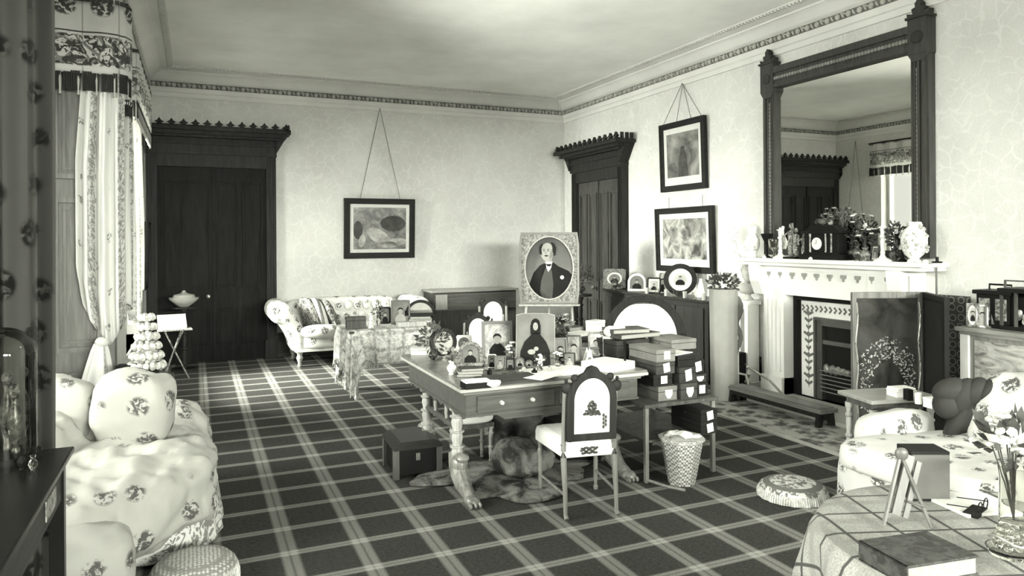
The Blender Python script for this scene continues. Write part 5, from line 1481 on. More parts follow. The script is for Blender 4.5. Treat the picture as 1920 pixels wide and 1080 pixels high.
# ------------------------------------------------------------------ round table with plaid cloth, lower right
RTZ = .74; rt = Vector((2.19, 1.38, 0)); RR = .50
r = T('round_table', 'round table under a plaid cloth in the lower right corner', 'table', (rt.x, rt.y, 0))
B().lathe([(0, RTZ - .03), (RR - .01, RTZ - .03), (RR - .01, RTZ - .006), (0, RTZ - .006)], n=40).done('tabletop', M_MW, r)
B().lathe([(0, 0), (.2, 0), (.18, .05), (.05, .1), (.04, .5), (.07, RTZ - .03), (0, RTZ - .03)], n=16).done('pedestal', M_MW, r)
def plaid():
    n = N('plaid tablecloth', .85); v = n.co(rot=(0, 0, .35)); x, y, z = n.sep(v)
    uv = n.co('UV'); u, vv, _ = n.sep(uv)
    def lines(c, per, w):
        t = n.math('ABSOLUTE', n.math('SUBTRACT', n.math('FRACT', n.math('DIVIDE', c, per)), .5)); return n.step(t, w, w * .5)
    m = n.math('MAXIMUM', lines(u, .17, .045), lines(vv, .15, .05)); m2 = n.math('MAXIMUM', lines(n.math('ADD', u, .05), .17, .15), lines(n.math('ADD', vv, .06), .15, .15))
    fn_ = n.noise(n.co(), 220, 2)
    b0 = n.ramp(fn_, [(.35, .26), (.65, .42)]); b1 = n.mix(n.math('MULTIPLY', m2, .35), b0, .15)
    n.base(n.mix(m, b1, .06)); return n.m
M_PLAID = plaid()
b = B(); nu, nv = 120, 34; P = []; F = []
UV = []
for j in range(nv + 1):
    for i in range(nu + 1):
        a = 2 * PI * i / nu; s_ = j / nv * (RR + .55)
        if s_ < RR: rr, z = s_, RTZ + .002 - .008 * max(0, (s_ - RR + .03) / .03) ** 2
        else:
            t = s_ - RR; fo = .035 * min(1, t / .2) * math.sin(11 * a + 1.2 * math.sin(3 * a)); rr = RR + .012 + .03 * t + fo + .02 * min(1, t * 6); z = RTZ - .006 - t
        P.append((rr * math.cos(a), rr * math.sin(a), z)); UV.append((s_ * math.cos(a + .35), s_ * math.sin(a + .35)))
for j in range(nv):
    for i in range(nu): k = j * (nu + 1) + i; F.append((k, k + 1, k + nu + 2, k + nu + 1))
b.add(P, F); b.uv = {k: UV[k] for k in range(len(UV))}
o = b.done('tablecloth', M_PLAID, None, (rt.x, rt.y, .002), solid=.003); tag(o, 'plaid cloth draped over the round table in the lower right corner', 'tablecloth')
TZc = RTZ + .006
def rp(x, y, z=TZc): p = onz(x, y, z); return Vector((p.x, p.y, z))
# big dark book
zb = TZc + .055; c4 = [onz(1620, 1012, zb), onz(1747, 997, zb), onz(1816, 1040, zb), onz(1697, 1062, zb)]
cb_ = sum(c4, Vector()) / 4; ax = (c4[1] - c4[0] + c4[2] - c4[3]); an = math.atan2(ax.y, ax.x)
r = book('thick dark book with pale page edges lying on the plaid cloth', (cb_.x, cb_.y, TZc), an, .235, .17, .055, busy(.03, .075, 26, .5, 'tooled leather', 0, .3))
# upright dark box with lighter front
p = rp(1722, 938); r = gbox('upright dark leather case standing behind the little easel', (p.x + .05, p.y + .02, TZc), -.45, .13, .10, .17, plain(.02, .6, name='leather case'), lid=False, name='leather_case')
B().box(-.062, .062, -.054, -.05, .01, .16).done('front_panel', plain(.12, .6, name='case front'), r, smooth=0)
# little wooden easel
p = rp(1700, 985); r = T('table_easel', 'small folding wooden easel standing on the plaid cloth', 'easel', (p.x, p.y, TZc), face(p, .35))
me_ = wood(.11, .4, 'easel wood', 2, .3)
B().tube([(-.075, -.02, .004), (-.01, .03, .20)], .007, 6).done('leg', me_, r)
B().tube([(.065, -.02, .004), (.0, .03, .20)], .006, 6).done('leg', me_, r)
B().tube([(-.01, .12, .004), (-.005, .03, .20)], .006, 6).done('leg', me_, r)
B().box(-.055, -.03, -.012, .0, .02, .21, TX(0, .0, 0) @ RY(.32) @ RX(-.2)).box(-.02, -.005, -.01, .0, .02, .20, RY(.32) @ RX(-.2)).done('rest', me_, r, smooth=0)
B().sell((-.003, .03, .215), (.02, .012, .02), .9).done('hinge', me_, r)
B().tube([(.005, -.0, .075), (.05, -.012, .065)], .004, 6).done('brace', me_, r)
p = rp(1820, 945); paper('white letters fanned out on the plaid cloth', (p.x, p.y, TZc), -.2, .22, .2, .01, seed=12)
p = rp(1775, 925); paper('white sheet reaching behind the leather case', (p.x + .1, p.y + .02, TZc + .012), .5, .18, .12, .003, seed=13)
p = rp(1843, 968); r = T('spectacles', 'dark wire spectacles lying near the glass vase', 'spectacles', (p.x, p.y, TZc + .014), .3)
for x in (-.028, .028): B().tube([(x + .021 * math.cos(k * PI / 8), .0 + .0 * k, .02 + .017 * math.sin(k * PI / 8)) for k in range(16)], .002, 6, True).done('rim', M_BLK, r)
B().tube([(-.008, 0, .024), (.008, 0, .024)], .002, 5).done('bridge', M_BLK, r)
for x in (-.05, .05): B().tube([(x, 0, .022), (x * .95, .09, .012)], .0018, 5).done('temple', M_BLK, r)
p = rp(1850, 975); r = gbox('flat dark case under the spectacles', (p.x + .02, p.y + .05, TZc), .3, .10, .045, .013, M_BLK, lid=False, name='spectacle_case')
# glass vase with flowers
p = rp(1905, 985); r = T('vase_of_flowers', 'tall clear glass vase of flowers at the right edge, on the plaid cloth', 'vase of flowers', (p.x, p.y, TZc))
B().lathe([(0, 0), (.045, 0), (.047, .01), (.045, .15), (.05, .185), (.046, .185), (.041, .15), (.042, .015), (0, .012)], n=28).done('vase', M_GL, r)
bouquet(r, (-.01, 0, .25), .09, 60, 16, .035, 31, M_LEAF, M_BLOOM, 9, .02, .8)
# glass drop ornament
p = rp(1893, 1040); r = T('glass_ornament', 'cut-glass dish of beads in the bottom right corner', 'ornament', (p.x, p.y, TZc))
B().lathe([(0, 0), (.05, 0), (.06, .02), (.055, .02), (.045, .008), (0, .006)], n=20).done('dish', M_GL, r)
b = B(); rnd = random.Random(2)
for k in range(26): 
    a = k * .9; b.sell((.035 * math.cos(a) * (1 - k / 60), .035 * math.sin(a) * (1 - k / 60), .02 + k * .0022), (.012, .012, .012), 1, None, 10, 6)
b.done('beads', M_GL, r)
B().tube([(.05 * math.cos(k * .39), .05 * math.sin(k * .39), .05 + .01 * math.sin(k)) for k in range(16)], .004, 6, True).done('chain', plain(.5, .3, .7, name='silver chain'), r)
# ------------------------------------------------------------------ chintz couch in the bay and its cushions
M_LC = chintz(.42, .08, 5.4, .36, 'couch chintz')
def couch():
    r = T('chintz_couch', 'big bulging white chintz couch in the bay at the left, with a deep patterned flounce', 'sofa', (-.45, 4.6, 0))
    b = B().sell((.0, .12, .30), (.53, .72, .24), .5, (0, 0, .08), 40, 20)
    b.sell((-.06, -.34, .28), (.44, .42, .22), .6, (0, 0, .2), 30, 16)
    b.sell((.28, .55, .40), (.25, .28, .20), .8, (0, 0, 0), 24, 14)
    b.sell((-.42, .25, .42), (.3, .6, .3), .7, None, 24, 14)
    b.done('seat', M_LC, r, remesh=.026, disp=.11, ds=.16)
    # near footrest lobe, in its own shade
    B().sell((-.12, -.78, .18), (.30, .24, .17), .55, (0, 0, .25), 28, 14).done('foot_end', M_LC, r, remesh=.022, disp=.05, ds=.16)
    # flounce
    def fl(u, v):
        a = -2.05 + 2.35 * u; q = 1 + .05 * v
        x = .0 + (.555 * q) * math.copysign(abs(math.cos(a)) ** .55, math.cos(a)); y = .08 + .60 * q * math.copysign(abs(math.sin(a)) ** .6, math.sin(a))
        f = .012 * math.sin(u * 60) * v
        return Vector((x + f, y + f, .26 - .24 * v))
    n = N('flounce chintz', .85); uv = n.co('UV'); sc = n.step(n.noise(uv, 16, 2, .5, 2.2), .49, .53); u_, v_, _ = n.sep(uv)
    ln = n.step(n.math('ABSOLUTE', n.math('SUBTRACT', v_, .02)), .008, .004); n.base(n.mix(n.math('MAXIMUM', n.math('MULTIPLY', sc, .8), ln), .62, .09))
    B().grid(fl, 90, 10, uvs=(1.5, .26)).done('flounce', n.m, r, solid=.008)
    return r
couch()
def soft(label, p, r3, e, rot, m=None, name='cushion', seed=1, disp=.03):
    o = B().sell((0, 0, 0), r3, e, rot, 30, 18, .06, 5, seed).done(name, m or M_LC, None, p, disp=disp, ds=.12)
    tag(o, label, 'cushion'); return o
q = onz(252, 772, .68); soft('plump round chintz cushion standing on the couch', (q.x, q.y, .70), (.205, .14, .215), .58, (.2, .12, -.3), seed=2, disp=.06)
q = onz(120, 760, .72); soft('square chintz cushion at the head of the couch, left of the tied curtain', (q.x, q.y, .70), (.16, .08, .19), .55, (.1, .25, -.4), seed=3)
# dark case behind the round cushion
# ------------------------------------------------------------------ dark cabinet table in the left foreground with glass dome
CZ = .95; c = onz(140, 836, CZ)
r = T('cabinet_table', 'dark polished cabinet table in the shadowed left foreground', 'table', (c.x, c.y, 0))
md = plain(.012, .25, name='black polish')
B().box(-.60, 0, -1.1, 0, CZ - .02, CZ).box(-.585, -.012, -1.09, -.012, CZ - .04, CZ - .02).done('tabletop', md, r, smooth=0, bev=.005)
B().box(-.56, -.03, -1.07, -.03, CZ - .16, CZ - .04).done('apron', wood(.045, .25, 'ebonised apron', 1, .4), r, smooth=0)
for x in (-.545, -.045):
    for y in (-1.05, -.045): B().box(x - .022, x + .022, y - .022, y + .022, 0, CZ - .04).done('leg', md, r, smooth=0, bev=.003)
B().box(-.028, -.024, -.36, -.20, CZ - .13, CZ - .07).done('brass_plate', M_BRZM, r, smooth=0)
p = onz(8, 862, CZ); p = Vector((p.x, p.y, CZ)); R_ = wd(52, (p.x, p.y))
hD = ht(8, 606, (p.x, p.y, CZ))
r = T('glass_dome', 'tall glass dome over dark ornaments on the cabinet table, left edge', 'glass dome', p)
B().lathe([(0, 0), (R_ + .012, 0), (R_ + .012, .02), (0, .02)], n=32).done('base', md, r)
prf = [(R_, .02), (R_, hD - R_)] + [(R_ * math.cos(k * PI / 16), hD - R_ + R_ * math.sin(k * PI / 16)) for k in range(1, 8)] + [(.002, hD)]
n_ = 40; bb = B(); P = []; F = []
for q_, z in prf:
    for k in range(n_): P.append((q_ * math.cos(2 * PI * k / n_), q_ * math.sin(2 * PI * k / n_), z))
for i in range(len(prf) - 1):
    for k in range(n_): F.append((i * n_ + k, i * n_ + (k + 1) % n_, (i + 1) * n_ + (k + 1) % n_, (i + 1) * n_ + k))
bb.add(P, F).done('glass_shade', M_TG, r, fix=True)
for k, (x, y, h) in enumerate(((.03, .0, .26), (-.03, -.02, .20), (.0, .05, .30))):
    B().lathe(vase_prof(h * .8, .022), (x, y), 12).move(TX(0, 0, .02)).sell((x, y, h * .85), (.018, .018, .022), 1, None, 10, 8).done('figure', [M_BRZ, M_BRZM, M_BRZ][k], r)
for k, (x, y, lb) in enumerate(((62, 884, 'small glass knick-knack right of the dome'), (40, 880, 'tiny dark bottle touching the dome'))):
    p = onz(x, y, CZ); lathed('glass_bottle', lb, 'bottle', (p.x, p.y, CZ), vase_prof(.05, .013), [M_GL, M_BLK][k], 12)

# ------------------------------------------------------------------ round occasional table by the curtain
OZ = .60; p = Vector((-.375, 6.22, 0)); RO = .215
r = T('occasional_table', 'dark round table with a deep bowl-shaped rim between the curtain and the couch', 'table', p)
B().lathe([(0, OZ - .10), (.10, OZ - .10), (.18, OZ - .06), (RO, OZ - .02), (RO + .01, OZ), (0, OZ)], n=30).done('tabletop', plain(.05, .3, name='dark table'), r)
B().lathe(turned(OZ - .10, .03), n=14).done('pedestal', M_MW, r)
for k in range(3):
    a = k * 2.1 + .5; B().tube([(0, 0, .2), (.12 * math.cos(a), .12 * math.sin(a), .09), (.2 * math.cos(a), .2 * math.sin(a), .012)], [.02, .016, .014], 8).done('leg', M_MW, r)
def tiered():
    q = (p.x + .03, p.y - .04, OZ)
    r = T('tiered_stand', 'white tiered stand of porcelain blossoms on the dark round table', 'ornament', q)
    h = ht(270, 582, q)
    B().lathe([(0, 0), (.06, 0), (.05, .02), (.014, .04), (.012, h * .95), (0, h)], n=12).done('stem', M_PORCP, r)
    for k in range(6):
        z = .09 + k * (h - .13) / 5; R = .135 * (1 - k * .13); b = B()
        b.lathe([(0, z - .004), (R * .9, z), (R * .95, z + .004), (0, z)], n=20)
        for j in range(int(16 - k * 1.7)):
            a = 2 * PI * j / int(16 - k * 1.7); b.sell((R * .85 * math.cos(a), R * .85 * math.sin(a), z + .014), (.026, .026, .030), 1, None, 8, 6, .3, 40, j)
        b.done('tier', plain(.62, .4, var=.35, scale=45, name='porcelain blossoms'), r)
tiered()
q = (p.x - .11, p.y - .06, OZ); gbox('black square box at the left on the dark round table', q, -.2, .12, .10, .12, M_BLK)
q = (p.x + .12, p.y + .02, OZ); lathed('small_pot', 'small dark pot right of the white tiered stand', 'pot', q, vase_prof(.12, .04), M_BRZ)
# folding stand with a white card
q = onz(338, 705, 0); 
r = T('folding_stand', 'slender folding stand holding a tilted white card in front of the dark doorcase', 'stand', (q.x - .06, q.y - .1, 0), .1)
zc = .58
B().tube([(-.13, -.1, 0), (.09, .1, zc)], .009, 6).done('leg', M_BRZM, r); B().tube([(.15, -.1, 0), (-.11, .1, zc)], .009, 6).done('leg', M_BRZM, r)
B().tube([(-.13, .1, 0), (.09, -.1, zc)], .009, 6).done('leg', M_BRZM, r); B().tube([(.15, .1, 0), (-.11, -.1, zc)], .009, 6).done('leg', M_BRZM, r)
B().box(-.19, .19, -.13, .13, zc, zc + .015).done('shelf', M_BRZM, r, smooth=0)
B().box(-.16, .16, -.005, .005, 0, .24, TX(-.02, .0, zc + .02) @ RX(-.9)).done('card', M_WHT, r, smooth=0)
# lidded bowl on a dark stand before the door
q = ony(345, 575, 10.1)
r = T('lidded_bowl', 'pale lidded bowl glinting on a dark stand before the far door', 'bowl', (q.x, 10.1, q.z))
B().lathe([(0, 0), (.06, 0), (.10, .03), (.17, .09), (.18, .12), (.15, .12), (0, .11)], n=24).done('bowl', plain(.35, .25, name='glazed bowl'), r)
B().lathe([(0, .12), (.14, .12), (.12, .155), (.05, .17), (.02, .19), (.025, .205), (0, .21)], n=24).done('lid', plain(.35, .25, name='glazed bowl'), r)
r = T('plant_stand', 'dark turned stand carrying the lidded bowl', 'stand', (q.x, 10.1, 0))
B().lathe([(0, q.z - .02), (.14, q.z - .02), (.14, q.z), (0, q.z)], n=20).done('top', M_DW, r)
B().lathe(turned(q.z - .02, .035), n=12).done('post', M_DW, r)
B().lathe([(0, 0), (.16, 0), (.15, .03), (0, .03)], n=20).done('base', M_DW, r)

# ------------------------------------------------------------------ far sofa against the back wall
M_FS = chintz(.74, .08, 7, .42, 'far sofa chintz')
def far_sofa():
    a = ony(540, 640, 9.75); x0 = a.x; W = 1.66
    r = T('chintz_settee', 'buttoned white chintz settee with scrolled arm against the far wall', 'sofa', (x0 + W / 2, 10.05, 0))
    sz = .34; w2 = W / 2
    B().box(-w2 + .08, w2 - .08, -.42, .42, .20, .24).box(-w2 + .08, w2 - .08, -.43, -.41, .20, .235).done('seat_rail', plain(.7, .5, name='seat rail'), r, smooth=0, bev=.004)
    B().sell((0, -.02, .32), (w2 - .05, .44, .10), .35, None, 40, 14).done('seat', M_FS, r, disp=.02, ds=.15)
    b = B().sell((0, .36, .57), (w2 - .02, .13, .28), .4, (-.1, 0, 0), 50, 18)
    b.done('backrest', M_FS, r, disp=.02, ds=.12)
    t = B()
    for k in range(14):
        for j in range(2): t.sell((-w2 + .18 + k * .13 + .06 * j, .24, .56 + .17 * j), (.062, .04, .075), 1, None, 10, 8)
    t.done('buttoned_padding', M_FS, r)
    for sx in (-1, 1):
        b = B()
        for k in range(7):
            t_ = k / 6; b.sell((sx * (w2 - .14 + .22 * t_ ** 1.6), -.02, .30 + .42 * t_), (.11, .42, .12), .6, None, 20, 12)
        b.lathe([(0, -.42), (.145, -.42), (.145, .40), (0, .40)], (0, 0), 24, TX(sx * (w2 + .10), -.02, .72) @ RX(-PI / 2))
        b.done('arm', M_FS, r, remesh=.025)
        for y in (-.36, .36): B().lathe([(0, 0), (.02, 0), (.03, .03), (.022, .06), (.045, .12), (.03, .16), (.045, .20), (0, .20)], (sx * (w2 - .14), y), 12).done('leg', M_LW, r)
    return x0
fx = far_sofa()
mst = N('striped cushion', .85); v = mst.co(); x_, y_, z_ = mst.sep(v); s_ = mst.math('SINE', mst.math('MULTIPLY', mst.math('ADD', x_, mst.math('MULTIPLY', z_, .25)), 75)); f_ = mst.noise(v, 40, 3)
mst.base(mst.mix(mst.step(mst.math('ADD', s_, f_), .45, .75), .7, .10))
for k, (x, lb, m, tl) in enumerate(((580, 'dark patterned cushion next to the settee\'s scrolled arm', busy(.06, .5, 22, .8, 'patterned cushion', 0, .1), .25), (596, 'pale striped cushion in the middle of the leaning row', mst.m, .32), (614, 'dark cushion with pale edge, rightmost of the leaning row', busy(.04, .3, 26, .8, 'dark cushion', 0, .1), .38))):
    q = ony(x, 600, 9.90)
    soft(lb, (q.x, 9.90 - .04 * k, .64), (.055, .22, .26), .6, (0, -tl - .05, .25), m, seed=k + 4, disp=.0)
q = ony(604, 640, 9.55); soft('round white chintz cushion lying on the front of the settee seat', (q.x, 9.62, .46), (.26, .17, .09), .8, None, M_FS, seed=9, disp=.0)

# ------------------------------------------------------------------ table with hanging cloth before the far sofa
TC = Vector((1.92, 7.72, 0)); tw, td, tz = .50, .36, .72
r = T('cloth_table', 'oblong table under a patterned fringed cloth, between settee and writing table', 'table', TC)
B().box(-tw + .02, tw - .02, -td + .02, td - .02, tz - .03, tz - .004).done('tabletop', M_MW, r, smooth=0)
for x in (-.40, .40):
    for y in (-.28, .28): B().lathe(turned(tz - .03, .025), (x, y), 10).done('leg', M_LW, r)
n = N('patterned cloth', .85); v = n.co('UV'); u_, v_, _ = n.sep(v)
def _l(c, per, w): return n.step(n.math('ABSOLUTE', n.math('SUBTRACT', n.math('FRACT', n.math('DIVIDE', c, per)), .5)), w, w * .5)
pm = n.math('MAXIMUM', _l(u_, .16, .16), _l(v_, .16, .16)); fm_ = n.step(n.noise(v, 22, 3, .6, 1), .47, .55)
n.base(n.mix(n.math('ADD', n.math('MULTIPLY', pm, .35), n.math('MULTIPLY', fm_, .4)), .72, .10))
nu, nv = 150, 26; P = []; F = []; UV = []
for j in range(nv + 1):
    for i in range(nu + 1):
        a = 2 * PI * i / nu; ca_, sa_ = math.cos(a), math.sin(a)
        ex = tw * math.copysign(abs(ca_) ** .35, ca_); ey = td * math.copysign(abs(sa_) ** .35, sa_)
        corner = max(0, 1 - abs(abs(abs(ca_) - abs(sa_) * .0 - .72)) * 2.2) ** 2
        drop = .36 + .27 * (abs(ca_ * sa_) * 2) ** 5
        s_ = j / nv
        if s_ < .3: q_ = s_ / .3; x, y, z = ex * q_, ey * q_, tz
        else:
            t = (s_ - .3) / .7; d_ = drop * t; fo = .03 * min(1, t * 3) * math.sin(16 * a + math.sin(5 * a)); x, y, z = ex * (1 + .02 + .03 * t) + fo * ca_, ey * (1 + .02 + .05 * t) + fo * sa_, tz - d_
        P.append((x, y, z)); UV.append((x + ca_ * (tz - z), y + sa_ * (tz - z)))
for j in range(nv):
    for i in range(nu): k = j * (nu + 1) + i; F.append((k, k + 1, k + nu + 2, k + nu + 1))
b = B().add(P, F); b.uv = dict(enumerate(UV))
o = b.done('tablecloth', n.m, None, TC + Vector((0, 0, .003)), solid=.004); tag(o, 'pale patterned cloth hanging in points from the oblong table near the settee', 'tablecloth')
fr = B()
for i in range(0, nu):
    k = nv * (nu + 1) + i; x, y, z = P[k]; fr.tube([(x, y, z), (x * 1.01, y * 1.01, z - .05)], .004, 4)
fr.tube([P[nv * (nu + 1) + i] for i in range(nu)], .004, 4, True)
fr.done('fringe', plain(.6, .9, name='cloth fringe'), o)
ctz = tz + .008
def ct(x, y=None, Y=None):
    if Y is not None: q = ony(x, 600, Y); return (q.x, Y, ctz)
    q = onz(x, y, ctz); return (q.x, q.y, ctz)
q = ct(667, Y=7.55); gbox('low wooden casket with pale lid at the left end of the cloth-covered table', q, -.1, wd(36, q), .12, ht(667, 590, q), M_MW)
q = ct(709, Y=7.6); pot_plant('thin vase with dark flowers on the cloth-covered table', q, .12, .028, ht(709, 566, q), .055, 50, 6, 41, M_GL, M_LEAF, M_BLOOMD)
q = ct(695, Y=7.5); lathed('porcelain_figure', 'small pale figure left of the thin vase on the cloth-covered table', 'figurine', q, [(0, 0), (.035, 0), (.03, .02), (.02, .05), (.03, .08), (.015, .11), (.02, .135), (0, .15)], M_PORC)
q = ct(722, Y=7.8); photo_frame('narrow dark frame behind the thin vase on the cloth-covered table', q, face(q), wd(22, q), ht(722, 572, q), .02, 'rect', M_DKFR, M_SEPIA, 'dark')
q = ct(751, Y=7.66); photo_frame('dark square frame showing a pale seated figure, centre of the cloth-covered table', q, face(q), wd(36, q), ht(751, 559, q), .018, 'rect', M_GREYF, M_SEPIA, 'light')
q = ct(772, Y=7.85); photo_frame('slim frame in shadow behind the pale seated figure', q, face(q), wd(18, q), ht(772, 568, q), .012, 'rect', M_MFR, M_SEPIA, 'dark')
q = ct(772, Y=7.48); gbox('long flat wooden tray-box on the front of the cloth-covered table', q, -.05, wd(56, q), .12, .05, M_LW, lid=False)
q = ct(818, Y=7.62); q = (min(q[0], TC.x + tw - .16), q[1], ctz)
for k in range(3): book(['bottom book under the wide arched picture', 'middle book under the wide arched picture', 'top book under the wide arched picture'][k], (q[0], q[1], ctz + .03 * k), face(q), .27 - .02 * k, .16, .029, [M_MW, M_LW, M_MW][k])
q2 = (q[0], q[1] + .0, ctz + .09); photo_frame('wide black arched frame with a pale landscape, on three books', q2, face(q2), wd(58, q2), ht(812, 559, q2), .032, 'arch', M_DKFR, M_G3, None)

# ------------------------------------------------------------------ long dark chest against the back wall
a, b_ = ony(810, 545, 10.15), ony(973, 541, 10.15)
r = T('upright_piano', 'long dark upright piano with a pale top edge against the far wall', 'piano', ((a.x + b_.x) / 2, 10.66, 0), PI)
w_ = (b_.x - a.x) / 2; h_ = (a.z + b_.z) / 2
B().box(-w_, w_, 0, .5, h_ - .03, h_).done('top', wood(.32, .35, 'piano top', 0, .2), r, smooth=0)
B().box(-w_ + .03, w_ - .03, 0, .46, .0, h_ - .03).done('case', wood(.06, .35, 'piano case', 2, .3), r, smooth=0)
B().box(-w_ + .05, w_ - .05, .46, .50, h_ - .30, h_ - .05).done('front_panel', wood(.09, .35, 'piano panel', 0, .3), r, smooth=0)
B().box(w_ - .24, w_ - .06, .50, .505, h_ - .28, h_ - .06).done('side_panel', wood(.3, .4, 'piano end', 2, .2), r, smooth=0)
# chairs beyond the writing table
q = Vector((3.40, 8.30, 0)); side_chair('distant side chair with small white arched back in front of the piano', (q, face(q) + PI, 1.02))
q = Vector((2.78, 7.25, 0)); side_chair('side chair with white back seen just above the pale fan picture', (q, face(q) + PI * .9, .93))

# ------------------------------------------------------------------ portrait on the easel
def gentleman():
    f = 9.5; d = ray(1030, 568); q = EYEP + d * f
    r = T('framed_portrait', 'oval portrait of a balding gentleman, in a carved gilt frame on the easel', 'portrait', q, face(q), None)
    r.rotation_euler = (-.06, 0, face(q))
    W = .775 / 2; H = .925
    oval = ellipse(W - .075, H / 2 - .055, 28, 0, H / 2)
    B().ring(rectN(W, 0, H), oval, -.05, 0).done('frame', busy(.07, .26, 34, .4, 'gilt spandrels', .3), r, smooth=0)
    B().ring(rectN(W + .008, -.008, H + .008), rectN(W - .022, .022, H - .022), -.065, -.05).done('outer_moulding', plain(.16, .35, .3, name='gilt edge'), r, smooth=0)
    B().ring(ellipse(W - .06, H / 2 - .04, 28, 0, H / 2), oval, -.062, -.045).done('oval_moulding', plain(.35, .35, .3, name='bright gilt'), r, smooth=0)
    nb = N('portrait ground', .5); v = nb.co(); x, y, z = nb.sep(v); nb.base(nb.ramp(nb.math('ADD', nb.math('ADD', nb.math('MULTIPLY', z, 1.0), nb.math('MULTIPLY', nb.noise(v, 5), .3)), -.1), [(.2, .17), (.9, .035)]))
    c = B().prism(ellipse(W - .07, H / 2 - .05, 40, 0, H / 2), -.012, -.002).done('canvas', nb.m, r, smooth=0)
    y0 = -.013
    def shp(n_, pts, m, dy):
        pts = [(x * 1.22, .46 + (z - .43) * 1.22) for x, z in pts]; B().prism(pts, y0 - dy, y0 - dy + .003).done(n_, m, c, smooth=0)
    shp('coat', [(-.20, .17), (-.13, .10), (-.02, .065), (.10, .075), (.20, .14), (.265, .26), (.27, .33), (.21, .40), (.10, .45), (.05, .49), (-.04, .49), (-.10, .46), (-.17, .38), (-.215, .26)], M_COAT, .001)
    shp('waistcoat', [(-.07, .09), (.03, .075), (.045, .25), (.03, .40), (.0, .45), (-.04, .43), (-.085, .30), (-.10, .18)], plain(.07, .7, name='waistcoat grey'), .002)
    shp('lapel', [(-.0, .47), (.04, .40), (.06, .28), (.10, .36), (.08, .46)], plain(.015, .7, name='lapel'), .003)
    shp('lapel', [(-.05, .47), (-.075, .40), (-.10, .30), (-.13, .38), (-.10, .46)], plain(.015, .7, name='lapel'), .003)
    shp('shirt', [(-.035, .50), (.035, .50), (.02, .43), (-.01, .39), (-.03, .44)], M_WHT, .0035)
    shp('cravat', [(-.035, .475), (.03, .475), (.015, .45), (-.02, .45)], M_COAT, .0045)
    shp('star', ellipse(.022, .022, 8, .14, .33), M_LFR, .004)
    hx, hz = -.02, .60
    shp('neck', [(-.05, .48), (.035, .48), (.03, .56), (-.045, .56)], plain(.2, .7, name='neck'), .003)
    shp('face', ellipse(.072, .10, 24, hx, hz + .005), plain(.30, .7, var=.05, name='lit face'), .005)
    shp('cheek_shade', [(hx + .02, hz - .08), (hx + .06, hz - .05), (hx + .074, hz + .02), (hx + .05, hz + .04), (hx + .03, hz)], plain(.17, .7, var=.05, name='face shade'), .0056)
    hair = plain(.02, .8, name='portrait hair')
    shp('hair', [(hx + .05, hz - .04), (hx + .09, hz - .03), (hx + .10, hz + .05), (hx + .075, hz + .10), (hx + .04, hz + .115), (hx + .055, hz + .06), (hx + .06, hz)], hair, .006)
    shp('hair', [(hx - .055, hz - .03), (hx - .085, hz - .01), (hx - .088, hz + .06), (hx - .06, hz + .10), (hx - .045, hz + .09), (hx - .062, hz + .04)], hair, .006)
    shp('moustache', [(hx - .035, hz - .035), (hx - .01, hz - .025), (hx + .02, hz - .037), (hx + .0, hz - .043), (hx - .02, hz - .043)], hair, .0065)
    shp('whisker', [(hx + .035, hz - .055), (hx + .065, hz - .04), (hx + .068, hz + .0), (hx + .05, hz - .01)], plain(.16, .8, name='whisker'), .0065)
    for x in (-.035, .012): shp('eye', ellipse(.010, .005, 8, hx + x, hz + .018), hair, .0065); shp('brow', rectN(.016, hz + .030, hz + .035, 8) if False else [(hx + x - .017, hz + .031), (hx + x + .016, hz + .031), (hx + x + .012, hz + .037), (hx + x - .012, hz + .037)], hair, .0065)
    shp('nose', [(hx - .018, hz + .02), (hx - .010, hz + .02), (hx - .006, hz - .018), (hx - .028, hz - .016)], plain(.2, .7, name='nose shade'), .0065)
    shp('mouth', [(hx - .022, hz - .052), (hx + .006, hz - .052), (hx - .008, hz - .058)], plain(.25, .7, name='mouth'), .0065)
    return q
gq = gentleman()
r = T('easel', 'tall light wooden easel carrying the gentleman\'s portrait', 'easel', (gq.x, gq.y, 0), face(gq))
me = wood(.36, .4, 'easel wood', 2, .3); z0 = gq.z
B().box(-.40, .40, -.08, .02, z0 - .035, z0 - .012).done('ledge', me, r, smooth=0)
for sx in (-1, 1): B().tube([(sx * .36, -.05, 0), (sx * .30, .02, z0 - .04), (sx * .10, .12, z0 + .9)], .018, 6).done('leg', me, r)
B().tube([(0, .0 + .07, z0 - .3), (0, .12, z0 + .95)], .016, 6).done('mast', me, r)
B().tube([(0, .14, z0 + .9), (0, .75, 0)], .016, 6).done('back_leg', me, r)
B().box(-.33, .33, .0, .03, z0 - .32, z0 - .28).done('crossbar', me, r, smooth=0)

# ------------------------------------------------------------------ dark cabinet under the stag print, with its photographs
KX = 5.20; KY0, KY1 = 6.42, 8.68; KZ = .95
r = T('low_cabinet', 'black low cabinet against the right wall between door and chimneypiece', 'cabinet', (XR - .04, (KY0 + KY1) / 2, 0), PI / 2)
w_ = (KY1 - KY0) / 2; dd = XR - .04 - KX
B().box(-w_, w_, 0, dd, KZ - .03, KZ).done('top', plain(.03, .3, name='black top'), r, smooth=0, bev=.004)
B().box(-w_ + .03, w_ - .03, 0, dd - .04, .06, KZ - .03).done('body', wood(.03, .35, 'black cabinet', 2, .3), r, smooth=0)
for k in range(4):
    x = -w_ + .08 + k * (2 * w_ - .16) / 4; B().box(x + .02, x + (2 * w_ - .16) / 4 - .02, dd - .04, dd - .025, .12, KZ - .09).done('door', wood(.035, .35, 'cabinet door', 2, .3), r, smooth=0, bev=.004)
B().box(-w_ + .02, w_ - .02, 0, dd - .02, 0, .06).done('plinth', M_DW, r, smooth=0)
def kb(x, X=5.38): q = onx(x, 555, X); return (X, q.y, KZ)
